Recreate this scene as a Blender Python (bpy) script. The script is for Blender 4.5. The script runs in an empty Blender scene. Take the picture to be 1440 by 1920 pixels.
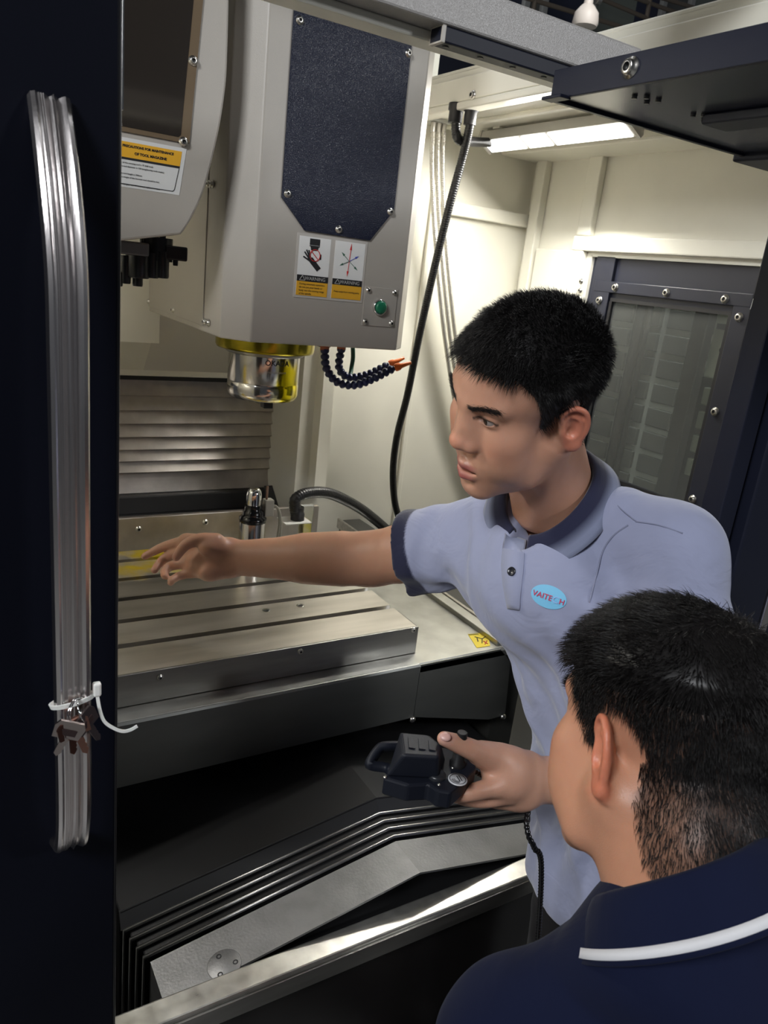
import bpy, bmesh, math, random
import numpy as np
from mathutils import Vector, Matrix, Euler

# ------------------------------------------------------------------ camera
SC = bpy.context.scene
COL = SC.collection
F_PX = 1425.9
CAM = np.array([0.0, 0.0, 1.67])
AX = np.array([[.85622036, -.50461279, .11069158],      # camera right, in world
               [-.0611586, -.31176714, -.94818821],     # camera down
               [.51297789, .80508831, -.29780278]])     # camera forward
cd = bpy.data.cameras.new('camera'); cam = bpy.data.objects.new('camera', cd); COL.objects.link(cam)
cd.sensor_fit = 'VERTICAL'; cd.sensor_height = 36.0; cd.lens = F_PX/1920*36.0
cd.clip_start = .02; cd.clip_end = 60
R_ = Matrix(((AX[0][0], -AX[1][0], -AX[2][0]), (AX[0][1], -AX[1][1], -AX[2][1]), (AX[0][2], -AX[1][2], -AX[2][2])))
cam.matrix_world = Matrix.Translation(CAM) @ R_.to_4x4()
SC.camera = cam
cd.dof.use_dof = True; cd.dof.focus_distance = 1.2; cd.dof.aperture_fstop = 12.0

# ------------------------------------------------------------------ world, lights, exposure
w = bpy.data.worlds.new('world'); SC.world = w; w.use_nodes = True
w.node_tree.nodes['Background'].inputs[0].default_value = (.80, .88, 1.0, 1)
w.node_tree.nodes['Background'].inputs[1].default_value = .05
SC.view_settings.view_transform = 'Standard'
SC.view_settings.look = 'None'
SC.view_settings.exposure = 0.12
SC.view_settings.gamma = 1.0
SC.view_settings.use_curve_mapping = False

def area(name, loc, target, size, power, color=(1, 1, 1), sy=None):
    l = bpy.data.lights.new(name, 'AREA'); l.energy = power; l.color = color
    l.shape = 'RECTANGLE'; l.size = size; l.size_y = sy or size
    o = bpy.data.objects.new(name, l); COL.objects.link(o); o.location = loc
    d = Vector(target) - Vector(loc)
    o.rotation_euler = d.to_track_quat('-Z', 'Y').to_euler()
    return o
# factory hall lamps (and one added fill), high under the roof behind and beside the photographer
area('hall_light', (-1.9, -.6, 3.25), (.6, .75, 1.3), .8, 76, (.95, .97, 1.0))
area('hall_light', (2.26, -1.6, 2.66), (.8, 1.0, 1.7), .4, 24, (.95, .97, 1.0))
area('window_fill', (2.06, 1.6, 3.6), (2.35, 1.7, 1.4), .4, 38, (.95, .97, 1.0))  # added fill, lightens the blocks behind the inspection window
area('hall_light', (1.0, 5.5, 6.5), (1.0, 5.0, 0), 2.5, 60, (.93, .96, 1.0))
# assumed second work lamp, unseen behind the door, added for light from the left
area('left_fill_light', (-.12, 1.5, 2.0), (.7, 1.5, 1.0), .06, 16, (1.0, .97, .9), .5)

# ------------------------------------------------------------------ helpers
def ray(u, v):
    d = np.array([u-720.0, v-960.0, F_PX])/F_PX
    return AX.T @ d
def U(u, v, ax, val):
    """the point of the plane ax = val seen at a pixel of the 1440 x 1920 photograph"""
    r = ray(u, v); i = 'xyz'.index(ax)
    return Vector(CAM + r*((val-CAM[i])/r[i]))
def UT(u, v, t):
    return Vector(CAM + ray(u, v)*t)

MATS = {}
def mat(name, col, rough=.5, metal=0.0, bump=0.0, bscale=300.0, var=0.0, vscale=8.0, stretch=None,
        spec=.5, sheen=0.0, sss=0.0, coat=0.0, emit=None, rvar=0.0, col2=None, detail=3.0, dist=.001, coords='Object', aniso=0.0):
    if name in MATS: return MATS[name]
    m = bpy.data.materials.new(name); m.use_nodes = True; nt = m.node_tree; b = nt.nodes['Principled BSDF']
    b.inputs['Base Color'].default_value = (*col, 1); b.inputs['Roughness'].default_value = rough
    b.inputs['Metallic'].default_value = metal; b.inputs['Specular IOR Level'].default_value = spec
    if aniso: b.inputs['Anisotropic'].default_value = aniso
    if coat: b.inputs['Coat Weight'].default_value = coat; b.inputs['Coat Roughness'].default_value = .15
    if sheen: b.inputs['Sheen Weight'].default_value = sheen; b.inputs['Sheen Roughness'].default_value = .5
    if sss:
        b.inputs['Subsurface Weight'].default_value = sss
        b.inputs['Subsurface Radius'].default_value = (.9, .35, .2); b.inputs['Subsurface Scale'].default_value = .008
    if emit:
        b.inputs['Emission Color'].default_value = (*emit[:3], 1); b.inputs['Emission Strength'].default_value = emit[3]
    tc = nt.nodes.new('ShaderNodeTexCoord'); mp = nt.nodes.new('ShaderNodeMapping')
    nt.links.new(tc.outputs[coords], mp.inputs[0])
    if stretch: mp.inputs['Scale'].default_value = stretch
    def noise(s, d=detail):
        n = nt.nodes.new('ShaderNodeTexNoise'); n.inputs['Scale'].default_value = s; n.inputs['Detail'].default_value = d
        nt.links.new(mp.outputs[0], n.inputs['Vector']); return n
    if var or col2:
        n = noise(vscale); r = nt.nodes.new('ShaderNodeValToRGB')
        r.color_ramp.elements[0].position = .35; r.color_ramp.elements[1].position = .65
        c2 = col2 or tuple(min(1, c*(1+var)) for c in col)
        c1 = col if col2 else tuple(c*(1-var) for c in col)
        r.color_ramp.elements[0].color = (*c1, 1); r.color_ramp.elements[1].color = (*c2, 1)
        nt.links.new(n.outputs['Fac'], r.inputs[0]); nt.links.new(r.outputs[0], b.inputs['Base Color'])
    if rvar:
        n = noise(vscale*2.3); mr = nt.nodes.new('ShaderNodeMapRange')
        mr.inputs[3].default_value = max(.02, rough-rvar); mr.inputs[4].default_value = min(1, rough+rvar)
        nt.links.new(n.outputs['Fac'], mr.inputs[0]); nt.links.new(mr.outputs[0], b.inputs['Roughness'])
    if bump:
        n = noise(bscale); bp = nt.nodes.new('ShaderNodeBump'); bp.inputs['Strength'].default_value = bump
        bp.inputs['Distance'].default_value = dist
        nt.links.new(n.outputs['Fac'], bp.inputs['Height']); nt.links.new(bp.outputs[0], b.inputs['Normal'])
    MATS[name] = m
    return m

CREAM = mat('cream_paint', (.77, .75, .655), .42, bump=.12, bscale=700, var=.02)
GREYW = mat('warm_grey_shaded', (.43, .40, .355), .38, bump=.25, bscale=900, var=.02)  # head paint taken darker than the cream, weaker light put into it
NAVY = mat('navy_powder_coat', (.010, .013, .030), .24, bump=.6, bscale=520, spec=.35, dist=.0016, detail=1.0)
NAVYS = mat('navy_satin', (.008, .010, .020), .45, bump=.1, bscale=900, spec=.2)
BLACK = mat('black_plastic', (.012, .012, .014), .45, bump=.1, bscale=600)
BLACKG = mat('black_gloss', (.006, .006, .007), .18)
RUBBER = mat('black_rubber', (.015, .015, .016), .6)
STEEL = mat('brushed_steel', (.50, .48, .45), .30, 1.0, bump=.06, bscale=60, var=.10, vscale=5, stretch=(1, 14, 14), rvar=.08)
STEELD = mat('dull_steel', (.33, .32, .30), .38, 1.0, bump=.08, bscale=50, var=.14, vscale=4, stretch=(1, 8, 8), rvar=.1)
STEELY = mat('brushed_steel_deep', (.58, .54, .50), .42, 1.0, bump=.15, bscale=260, var=.12, vscale=14, rvar=.08)
CHROME = mat('chrome', (.75, .75, .74), .12, 1.0)
BOLT = mat('bolt_zinc', (.62, .60, .56), .28, 1.0)
DARKHOLE = mat('hex_socket', (.02, .02, .02), .5)
ALU = mat('extruded_aluminium', (.74, .70, .69), .24, 1.0, bump=.1, bscale=500, stretch=(1, 1, .05))
WHITE = mat('white_print', (.82, .82, .80), .45)
YEL = mat('yellow_print', (.80, .42, .03), .45)
INK = mat('black_print', (.02, .02, .022), .5)
REDINK = mat('red_print', (.6, .03, .03), .5)
BLUEINK = mat('blue_print', (.05, .08, .45), .5)
GREENINK = mat('green_print', (.05, .14, .09), .5)

def link(o, parent=None):
    COL.objects.link(o)
    if parent is not None:
        o.parent = parent
        o.matrix_parent_inverse = WM[parent.name].inverted()
    WM[o.name] = o.matrix_basis.copy() if parent is None else None
    return o
WM = {}
def reg(o):
    WM[o.name] = Matrix.LocRotScale(o.location, o.rotation_euler, o.scale)
def mesh_obj(name, me, m, parent=None, loc=None, rot=None, smooth=None):
    o = bpy.data.objects.new(name, me)
    if m is not None and len(me.materials) == 0: me.materials.append(m)
    if loc is not None: o.location = loc
    if rot is not None: o.rotation_euler = rot
    COL.objects.link(o); reg(o)
    if parent is not None:
        o.parent = parent; o.matrix_parent_inverse = WM[parent.name].inverted()
    return o
def thing(name, label, cat, loc=(0, 0, 0), group=None):
    o = bpy.data.objects.new(name, None); COL.objects.link(o); o.location = loc; o.empty_display_size = .05
    reg(o); o['label'] = label; o['category'] = cat
    if group: o['group'] = group
    return o
def tag(o, label, cat, group=None, kind=None):
    o['label'] = label; o['category'] = cat
    if group: o['group'] = group
    if kind: o['kind'] = kind
    return o
def struct(o, label=None):
    o['kind'] = 'structure'
    if label: o['label'] = label
    return o

class MB:
    """collects shapes in world coordinates and links them as ONE mesh object"""
    def __init__(s): s.v = []; s.f = []; s.sm = []; s.mi = []; s.cur = 0
    def add(s, vs, fs, smooth=False):
        n = len(s.v); s.v += [tuple(v) for v in vs]; s.f += [tuple(i+n for i in f) for f in fs]
        s.sm += [smooth]*len(fs); s.mi += [s.cur]*len(fs); return s
    def box(s, x0, x1, y0, y1, z0, z1, bev=0.0, M=None):
        x0, x1 = min(x0, x1), max(x0, x1); y0, y1 = min(y0, y1), max(y0, y1); z0, z1 = min(z0, z1), max(z0, z1)
        if bev <= 0:
            vs = [(x, y, z) for x in (x0, x1) for y in (y0, y1) for z in (z0, z1)]
            fs = [(0, 1, 3, 2), (4, 6, 7, 5), (0, 4, 5, 1), (2, 3, 7, 6), (0, 2, 6, 4), (1, 5, 7, 3)]
        else:
            bm = bmesh.new(); bmesh.ops.create_cube(bm, size=1)
            for v in bm.verts: v.co = ((x0+x1)/2+v.co.x*(x1-x0), (y0+y1)/2+v.co.y*(y1-y0), (z0+z1)/2+v.co.z*(z1-z0))
            bmesh.ops.bevel(bm, geom=list(bm.edges), offset=bev, segments=2, affect='EDGES', profile=.5)
            bm.verts.index_update(); vs = [v.co.copy() for v in bm.verts]; fs = [[v.index for v in f.verts] for f in bm.faces]; bm.free()
        if M is not None: vs = [M @ Vector(v) for v in vs]
        return s.add(vs, fs)
    def prism(s, poly, ax, a, b, smooth=False):
        """polygon (2-D points in the two other axes, in xyz order) extruded along axis ax from a to b"""
        i = 'xyz'.index(ax)
        def p3(p, t):
            q = list(p); q.insert(i, t); return tuple(q)
        n = len(poly); vs = [p3(p, a) for p in poly]+[p3(p, b) for p in poly]
        fs = [tuple(range(n-1, -1, -1)), tuple(range(n, 2*n))]+[(k, (k+1) % n, (k+1) % n+n, k+n) for k in range(n)]
        return s.add(vs, fs, smooth)
    def poly3(s, pts, off):
        off = Vector(off); n = len(pts); vs = [Vector(p) for p in pts]+[Vector(p)+off for p in pts]
        fs = [tuple(range(n-1, -1, -1)), tuple(range(n, 2*n))]+[(k, (k+1) % n, (k+1) % n+n, k+n) for k in range(n)]
        return s.add(vs, fs)
    def lathe(s, prof, M, n=32, cap=True):
        """prof: (radius, height) list; M maps local z axis"""
        vs = []; fs = []
        for r, h in prof:
            for k in range(n):
                a = 2*math.pi*k/n; vs.append(M @ Vector((r*math.cos(a), r*math.sin(a), h)))
        for j in range(len(prof)-1):
            for k in range(n):
                k2 = (k+1) % n; fs.append((j*n+k, j*n+k2, (j+1)*n+k2, (j+1)*n+k))
        s.add(vs, fs, True)
        if cap:
            m0 = len(prof)-1
            s.add(vs[:n], [tuple(range(n-1, -1, -1))]); s.add(vs[m0*n:], [tuple(range(n))])
        return s
    def tube(s, pts, r, n=10, cap=True, rfun=None, closed=False, sect=None, smooth=True):
        pts = [Vector(p) for p in pts]; N = len(pts); vs = []; fs = []
        t0 = (pts[1]-pts[0]).normalized(); up = Vector((0, 0, 1)) if abs(t0.z) < .9 else Vector((1, 0, 0))
        u = t0.cross(up).normalized()
        for i, p in enumerate(pts):
            if closed: t = (pts[(i+1) % N]-pts[i-1]).normalized()
            else: t = (pts[min(i+1, N-1)]-pts[max(i-1, 0)]).normalized()
            u = (u-t*u.dot(t)).normalized(); v = t.cross(u)
            rr = r*(rfun(i/(N-1)) if rfun else 1)
            if sect:
                for (a, b) in sect: vs.append(p+u*a*rr+v*b*rr)
            else:
                for k in range(n):
                    a = 2*math.pi*k/n; vs.append(p+(u*math.cos(a)+v*math.sin(a))*rr)
        if sect: n = len(sect)
        for i in range(N if closed else N-1):
            for k in range(n):
                k2 = (k+1) % n; i2 = (i+1) % N; fs.append((i*n+k, i*n+k2, i2*n+k2, i2*n+k))
        s.add(vs, fs, smooth)
        if cap and not closed: s.add(vs[:n], [tuple(range(n-1, -1, -1))]); s.add(vs[-n:], [tuple(range(n))])
        return s
    def mesh(s, name='m'):
        me = bpy.data.meshes.new(name); me.from_pydata(s.v, [], s.f); me.update()
        me.polygons.foreach_set('use_smooth', s.sm); me.polygons.foreach_set('material_index', s.mi)
        bm = bmesh.new(); bm.from_mesh(me); bmesh.ops.recalc_face_normals(bm, faces=list(bm.faces)); bm.to_mesh(me); bm.free()
        return me
    def build(s, name, m, parent=None, mats=None):
        me = s.mesh(name)
        for x in (mats or [m]): me.materials.append(x)
        return mesh_obj(name, me, None, parent)

def zrot(d):
    """matrix turning local z onto direction d"""
    return Vector(d).to_track_quat('Z', 'Y').to_matrix().to_4x4()
def TM(loc, d=(0, 0, 1)): return Matrix.Translation(Vector(loc)) @ zrot(d)

def spline(pts, n=40):
    """Catmull-Rom through the points"""
    P = [Vector(p) for p in pts]; P = [P[0]*2-P[1]]+P+[P[-1]*2-P[-2]]; out = []
    segs = len(P)-3
    for s in range(segs):
        a, b, c, d = P[s:s+4]; m = max(2, n//segs)
        for k in range(m+(s == segs-1)):
            t = k/m
            out.append(.5*((2*b)+(c-a)*t+(2*a-5*b+4*c-d)*t*t+(3*b-a-3*c+d)*t**3))
    return out

_bm = {}
def bolt_mesh(r, kind='socket'):
    key = (round(r, 4), kind)
    if key not in _bm:
        b = MB(); I = Matrix.Identity(4)
        if kind == 'socket':
            b.lathe([(r*1.35, 0), (r*1.35, r*.15), (r, r*.2), (r, r*.8), (r*.85, r*.95), (r*.55, r*.95)], I, 16, False)
            b.cur = 1; b.lathe([(r*.55, r*.95), (r*.5, r*.45), (0.0001, r*.45)], I, 6, False)
        else:
            b.lathe([(r, 0), (r, r*.25), (r*.8, r*.55), (r*.4, r*.68)], I, 16, False)
            b.cur = 1; b.lathe([(r*.4, r*.68), (r*.3, r*.3), (0.0001, r*.3)], I, 6, False)
        me = b.mesh('bolt'); me.materials.append(BOLT); me.materials.append(DARKHOLE); _bm[key] = me
    return _bm[key]
def bolt(loc, d, r, parent, kind='socket', name='bolt'):
    return mesh_obj(name, bolt_mesh(r, kind), None, parent, Vector(loc), Vector(d).to_track_quat('Z', 'Y').to_euler())

def text_mesh(body, size, extrude=.0002, align='CENTER', bold=0.0):
    c = bpy.data.curves.new('t', 'FONT'); c.body = body; c.size = size; c.extrude = extrude; c.align_x = align; c.align_y = 'CENTER'
    c.offset = bold; c.resolution_u = 3
    o = bpy.data.objects.new('t', c); COL.objects.link(o)
    dg = bpy.context.evaluated_depsgraph_get(); dg.update()
    me = bpy.data.meshes.new_from_object(o.evaluated_get(dg)); bpy.data.objects.remove(o)
    return me
def frame(o, ex, ey):
    """matrix with local x along ex, y along ey"""
    ex = Vector(ex).normalized(); ez = ex.cross(Vector(ey)).normalized(); ey = ez.cross(ex)
    return Matrix(((ex.x, ey.x, ez.x, o[0]), (ex.y, ey.y, ez.y, o[1]), (ex.z, ey.z, ez.z, o[2]), (0, 0, 0, 1)))
def text(body, size, M, m, parent, name='lettering', **k):
    me = text_mesh(body, size, **k); me.transform(M)
    return mesh_obj(name, me, m, parent)

# ================================================================== the setting
floor = MB().box(-6, 8, -5, 9, -.05, 0).build('floor', mat('hall_concrete', (.28, .28, .27), .55, var=.1, vscale=2)); struct(floor)
hall_wall = MB().box(-6, 8, 7.6, 7.7, 0, 8).build('wall_hall', mat('hall_wall_paint', (.05, .055, .08), .6)); struct(hall_wall)
hall_roof = MB().box(-6, 8, -5, 9, 7.9, 8.0).build('ceiling_hall', mat('hall_roof_sheet', (.12, .12, .13), .6)); struct(hall_roof)

# enclosure walls
b = MB(); b.box(.99, 1.78, 2.08, 2.11, .45, 2.1).box(.95, 1.36, 2.12, 2.15, 2.1, 2.5)
wall_back = b.build('wall_back', CREAM); struct(wall_back)
MB().box(.985, .99, 2.08, 2.32, .45, 1.5).build('side_return', CREAM, wall_back)
b = MB()                                            # folded flange standing on the back wall
b.prism([(1.03, 2.08), (1.036, 2.045), (1.075, 2.045), (1.085, 2.08)], 'z', 1.0, 2.1)
b.build('corner_flange', CREAM, wall_back)
MB().box(1.36, 1.378, 2.068, 2.08, .6, 2.1, .003).build('seam_strip', CREAM, wall_back)
MB().box(1.40, 1.748, 2.05, 2.08, 1.862, 1.902, .004).build('ledge', CREAM, wall_back)
MB().box(-.28, .545, 2.04, 2.06, 1.43, 2.9).build('wall_rear_left', CREAM)
struct(bpy.data.objects['wall_rear_left'])

WX = 1.75
wy0, wy1, wz0, wz1 = 1.195, 1.762, 1.075, 1.79        # opening of the inspection window
b = MB()
b.box(WX, WX+.02, .86, wy0, .45, 2.1).box(WX, WX+.02, wy1, 2.1, .45, 2.1).box(WX, WX+.02, wy0, wy1, wz1, 2.1).box(WX, WX+.02, wy0, wy1, .45, wz0)
wall_right = b.build('wall_right', CREAM); struct(wall_right)
b = MB().box(WX-.028, WX, 2.0, 2.045, .5, 2.072, .004); b.build('post', CREAM, wall_right)
# raised border of the recessed panel over the window
b = MB().box(WX-.022, WX, 1.765, 1.82, 1.842, 2.08, .004).box(WX-.022, WX, .9, 1.83, 1.80, 1.842, .004).box(WX-.022, WX, 1.78, 1.99, .5, 1.80, .004)
b.build('panel_border', CREAM, wall_right)
for (v, z) in ((528, 0), (545, 0), (560, 0)):
    p = U(1090-(v-528)*.12, v, 'x', WX-.022); bolt(p, (-1, 0, 0), .006, wall_right)
# recessed frame inside the opening
b = MB().box(WX+.0, WX+.035, wy0, wy1, wz1-.004, wz1).box(WX, WX+.035, wy1-.004, wy1, wz0, wz1).box(WX, WX+.035, wy0, wy0+.004, wz0, wz1)
b.build('reveal', CREAM, wall_right)

b = MB(); b.box(1.215, 1.78, .9, 2.1, 2.095, 2.17)
ceiling = b.build('ceiling', CREAM); struct(ceiling)
MB().box(1.205, 1.25, .9, 2.1, 2.082, 2.10, .004).build('edge_flange', CREAM, ceiling)
MB().box(1.205, 1.215, .5, 2.1, 2.10, 2.155, .003).build('side_plate', CREAM, ceiling)
b = MB().box(1.60, 1.75, .95, 2.08, 2.06, 2.096, .006); b.build('cove', CREAM, ceiling)
b = MB().box(1.34, 1.36, .95, 2.08, 2.085, 2.096, .003).box(1.54, 1.556, .95, 2.08, 2.083, 2.096, .003); b.build('stiffener', CREAM, ceiling)
p = U(887, 178, 'x', 1.205); bolt(p, (-1, 0, 0), .008, ceiling)
MB().box(1.215, 1.60, .72, .9, 2.13, 2.172, .004).build('roof_edge', CREAM, ceiling)
MB().box(.70, 1.60, .86, .90, 2.22, 2.42, .004).build('shade_header', CREAM, ceiling)  # unseen board, added to shade the top of the spindle head
MB().box(1.22, 1.60, .72, 2.1, 2.170, 2.182, .004).build('roof_cap', CREAM, ceiling)

wall_left = MB().box(-.32, -.30, .86, 2.1, .45, 2.1).build('wall_left', CREAM); struct(wall_left)

# lower front: sill rail, dark front sheet, dark tray inside
sill = MB().box(-1.0, 1.7, .79, .83, .618, .640, .003).build('trim_1', mat('worn_zinc_sill', (.62, .61, .56), .36, .9, bump=.06, bscale=90, var=.16, vscale=26, rvar=.15)); struct(sill)
MB().box(-1.0, 1.7, .785, .79, .600, .632, .001).build('front_lip', STEELD, sill)
fp = MB().box(-1.0, 1.7, .80, .82, 0, .618).build('wall_front', mat('black_front_sheet', (.008, .007, .007), .22, bump=.02, bscale=30)); struct(fp)
tray = MB().box(-.30, 1.75, .83, 2.1, .34, .36).box(.99, 1.75, 1.2, 2.1, .36, .5).build('floor_tray', mat('tray_black', (.015, .015, .015), .4)); struct(tray)

# top beam over the door opening
beam = MB().box(-1.0, .868, .85, .91, 1.952, 1.998, .003).build('trim_2', mat('beam_grey_paint', (.36, .345, .33), .26, bump=.5, bscale=850, dist=.001, detail=1.0)); struct(beam)
MB().box(-1.0, .868, .885, .92, 1.940, 1.952, .002).build('lower_strip', CREAM, beam)
rail = MB().box(.546, .86, .853, .878, 1.934, 1.952, .002).build('guide_rail', NAVYS)
tag(rail, 'black linear guide rail bolted under the grey beam at the top', 'rail')
for k in range(6): MB().lathe([(.004, 0), (.004, .0006)], TM((.562+k*.052, .866, 1.9337), (0, 0, -1)), 10).build('bolt_hole', DARKHOLE, rail)
MB().box(.5462, .552, .8525, .8785, 1.9335, 1.9525, .001).build('end_cap', GREYW, rail)

# ------------------------------------------------------------------ mezzanine far behind the machine
Yb = 6.0
pal = [mat('partition_grey_green', (.20, .22, .19), .6), mat('partition_navy', (.03, .035, .065), .6), mat('partition_grey', (.12, .125, .12), .6)]
seq = [(930, 975, 1), (975, 1012, 2), (1016, 1100, 1), (1108, 1188, 0), (1188, 1232, 1), (1236, 1284, 2), (1290, 1352, 0), (1352, 1440, 1)]
mez = thing('partition_wall', 'grey and navy panelled partition on the mezzanine behind the machine roof', 'partition', (3.9, Yb, 4.0))
for (u0, u1, k) in seq:
    x0 = U(u0, 40, 'y', Yb).x; x1 = U(u1, 40, 'y', Yb).x
    MB().box(x0, x1, Yb, Yb+.04, 2.6, 5.6).build('panel', pal[k], mez)
for u in (978, 1012, 1102, 1234, 1286):
    x0 = U(u, 40, 'y', Yb).x
    MB().box(x0-.03, x0+.03, Yb-.05, Yb, 2.6, 5.6, .005).build('post', mat('partition_post', (.4, .4, .38), .5), mez)
MB().box(2.2, 6.5, Yb-.1, Yb+.3, 2.5, 2.6).build('slab', pal[2], mez)
for sx in (2.4, 6.3): MB().box(sx-.08, sx+.08, Yb, Yb+.16, 0, 2.5).build('column', pal[2], mez)
rl = thing('railing', 'thin brown metal railing crossing in front of the mezzanine panels', 'railing', (3.5, 5.0, 2.6))
RM = mat('railing_brown', (.16, .13, .10), .5)
for (a, c) in (((960, -12), (1190, 58)), ((1120, -5), (1240, 46)), ((1190, -4), (1330, 46)), ((1270, 5), (1345, 28))):
    p = U(*a, 'y', 5.0); q = U(*c, 'y', 5.0); d = (q-p)
    MB().tube([p-d*.6, q+d*.8], .016, 8).build('rail', RM, rl)
for u in (1000, 1215, 1420):
    p = U(u, 20, 'y', 5.0)
    MB().tube([(p.x, 5.0, 0), (p.x, 5.0, p.z+.6)], .018, 8).build('post', RM, rl)

# bell shaped hall lamp
pl = thing('pendant_lamp', 'small off-white bell-shaped fitting seen above the end of the grey beam', 'lamp', tuple(U(1095, 40, 'y', 2.8)))
c = U(1096, 50, 'y', 2.8); T = Matrix.Translation(c)
PM = mat('bell_paint', (.62, .55, .48), .5)
MB().lathe([(.050, 0), (.055, .012), (.050, .05), (.030, .075), (.024, .08)], T, 28).build('shade', PM, pl)
MB().lathe([(.020, .08), (.017, .12), (.010, .19), (.008, .9)], T, 16).build('stem', PM, pl)
MB().lathe([(.018, 0), (.018, .02)], Matrix.Translation(c+Vector((.03, -.01, .105))) @ zrot((1, 0, 0)), 12).build('clamp', STEELD, pl)
MB().tube([c+Vector((0, 0, .9)), Vector((c.x, c.y, 7.9))], .006, 6).build('cord', BLACK, pl)

# ------------------------------------------------------------------ inspection window on the right wall
win = thing('window_1', None, None, (WX, 1.48, 1.43)); del win['label']; del win['category']; win['kind'] = 'structure'
X1 = WX+.012
g = [U(1150, 565, 'x', X1), U(1368, 593, 'x', X1), U(1283, 930, 'x', X1)]
gy0, gy1, gz0, gz1 = g[1].y, g[0].y, 1.165, 1.665
PW = mat('window_frame_paint', (.014, .016, .028), .42, bump=.15, bscale=800)
b = MB()                                    # plate with a hole
b.box(X1, X1+.012, wy0+.004, gy0, wz0, wz1-.004).box(X1, X1+.012, gy1, wy1-.004, wz0, wz1-.004).box(X1, X1+.012, gy0, gy1, gz1, wz1-.004).box(X1, X1+.012, gy0, gy1, wz0, gz0)
b.build('plate', PW, win)
for q in ((.013, gy0-.06, gy1+.075, gz1+.024, gz1+.056), (.012, gy1+.012, gy1+.085, 1.08, gz1+.125), (.012, gy0-.062, gy0-.012, 1.08, gz1+.057), (.013, gy0-.06, gy1+.08, 1.085, gz0-.012)):   # raised inner frame
    MB().box(X1-q[0], X1, *q[1:], .002).build('clamp_bar', PW, win)
b = MB(); b.box(X1-.006, X1+.002, gy0-.008, gy1+.008, gz1, gz1+.01).box(X1-.006, X1+.002, gy0-.008, gy1+.008, gz0-.01, gz0)
b.box(X1-.006, X1+.002, gy0-.01, gy0, gz0, gz1).box(X1-.006, X1+.002, gy1, gy1+.01, gz0, gz1); b.build('gasket', BLACK, win)
gm = bpy.data.materials.new('tinted_glass'); gm.use_nodes = True; nt = gm.node_tree; nt.nodes.clear()
o_ = nt.nodes.new('ShaderNodeOutputMaterial'); tr = nt.nodes.new('ShaderNodeBsdfTransparent'); gl = nt.nodes.new('ShaderNodeBsdfGlossy'); df = nt.nodes.new('ShaderNodeBsdfDiffuse')
mx = nt.nodes.new('ShaderNodeMixShader'); mx2 = nt.nodes.new('ShaderNodeMixShader'); fr = nt.nodes.new('ShaderNodeFresnel'); fr.inputs[0].default_value = 1.12
tr.inputs[0].default_value = (.80, .82, .78, 1); gl.inputs['Roughness'].default_value = .03; df.inputs[0].default_value = (.45, .46, .44, 1)
mx2.inputs[0].default_value = .10
nt.links.new(tr.outputs[0], mx2.inputs[1]); nt.links.new(df.outputs[0], mx2.inputs[2])
nt.links.new(fr.outputs[0], mx.inputs[0]); nt.links.new(mx2.outputs[0], mx.inputs[1]); nt.links.new(gl.outputs[0], mx.inputs[2]); nt.links.new(mx.outputs[0], o_.inputs[0])
MB().box(X1+.003, X1+.008, gy0-.008, gy1+.008, gz0-.008, gz1+.008).build('pane', gm, win)
for (u, v) in [(1154, 539), (1250, 549), (1360, 561), (1124, 563), (1386, 595), (1341, 772), (1299, 936), (1264, 953)]:
    bolt(U(u, v, 'x', X1-.013), (-1, 0, 0), .0085, win)

# what stands outside that window
def onx2(u, v, x): return U(u, v, 'x', x)
XB = 2.35
bw = thing('block_wall', 'grey square-block wall with pale joints seen through the inspection window', 'wall', (XB, 2.1, 0))
BLK = mat('grey_block', (.14, .145, .135), .7, var=.12, vscale=10); JNT = mat('pale_joint', (.62, .63, .60), .7)
ya, yb_ = U(1196, 571, 'x', XB).y, U(1251, 577, 'x', XB).y; py = ya-yb_
za, zb_ = U(1167, 609, 'x', XB).z, U(1152, 741, 'x', XB).z; pz_ = (za-zb_)/3
MB().box(XB+.012, XB+.10, 1.2, 3.4, 0, 2.6).build('joint_backing', JNT, bw)
bme = MB().box(0, .03, .11*py, .89*py, .13*pz_, .87*pz_, .003).mesh('block'); bme.materials.append(BLK)
for i in range(-4, 6):
    for j in range(-9, 4):
        mesh_obj('block', bme, None, bw, (XB-.004+random.Random(i*31+j).uniform(-.003, .003), ya+i*py, za+j*pz_))
PP = mat('outside_post', (.05, .05, .05), .5)
for k, (u, wd) in enumerate(((1205, .022), (1219, .012))):
    q = U(u, 580, 'x', 2.26); b = MB(); b.tube([(2.26, q.y, 0), (2.26, q.y, 2.5)], wd, 10)
    tag(b.build('conduit_post', PP), ('thicker' if k == 0 else 'thinner')+' dark vertical pipe before the grey blocks outside the window', 'pipe')
q0, q1 = U(1342, 600, 'x', 2.12).y, U(1372, 605, 'x', 2.12).y
zc = lambda v: U(1345, v, 'x', 2.12).z
cb = thing('control_cabinet', 'pale grey-green cabinet seen through the right side of the window', 'cabinet', (2.2, (q0+q1)/2, 0))
MB().box(2.12, 2.30, q1-.15, q0, zc(712), zc(580), .006).build('box', mat('cabinet_pale', (.50, .52, .44), .5), cb)
MB().box(2.118, 2.124, q1-.1, q0-.01, zc(617), zc(606)).build('dark_slot', PP, cb)
MB().box(2.125, 2.30, q1-.15, q0+.01, 0, zc(712)).build('base', mat('cabinet_dark', (.05, .055, .06), .5), cb)
for k in range(4): MB().box(2.112, 2.14, q1-.15, q0-.02, zc(765+k*48), zc(730+k*48), .004).build('drawer', mat('cabinet_grey', (.22, .24, .20), .5), cb)
b = MB(); b.lathe([(.010, 0), (.010, .004)], TM((2.119, q0-.05, zc(655)), (-1, 0, 0)), 14); b.build('knob', BLACK, cb)
p0, p1 = U(1303, 585, 'x', 2.06).y, U(1330, 590, 'x', 2.06).y
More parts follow.
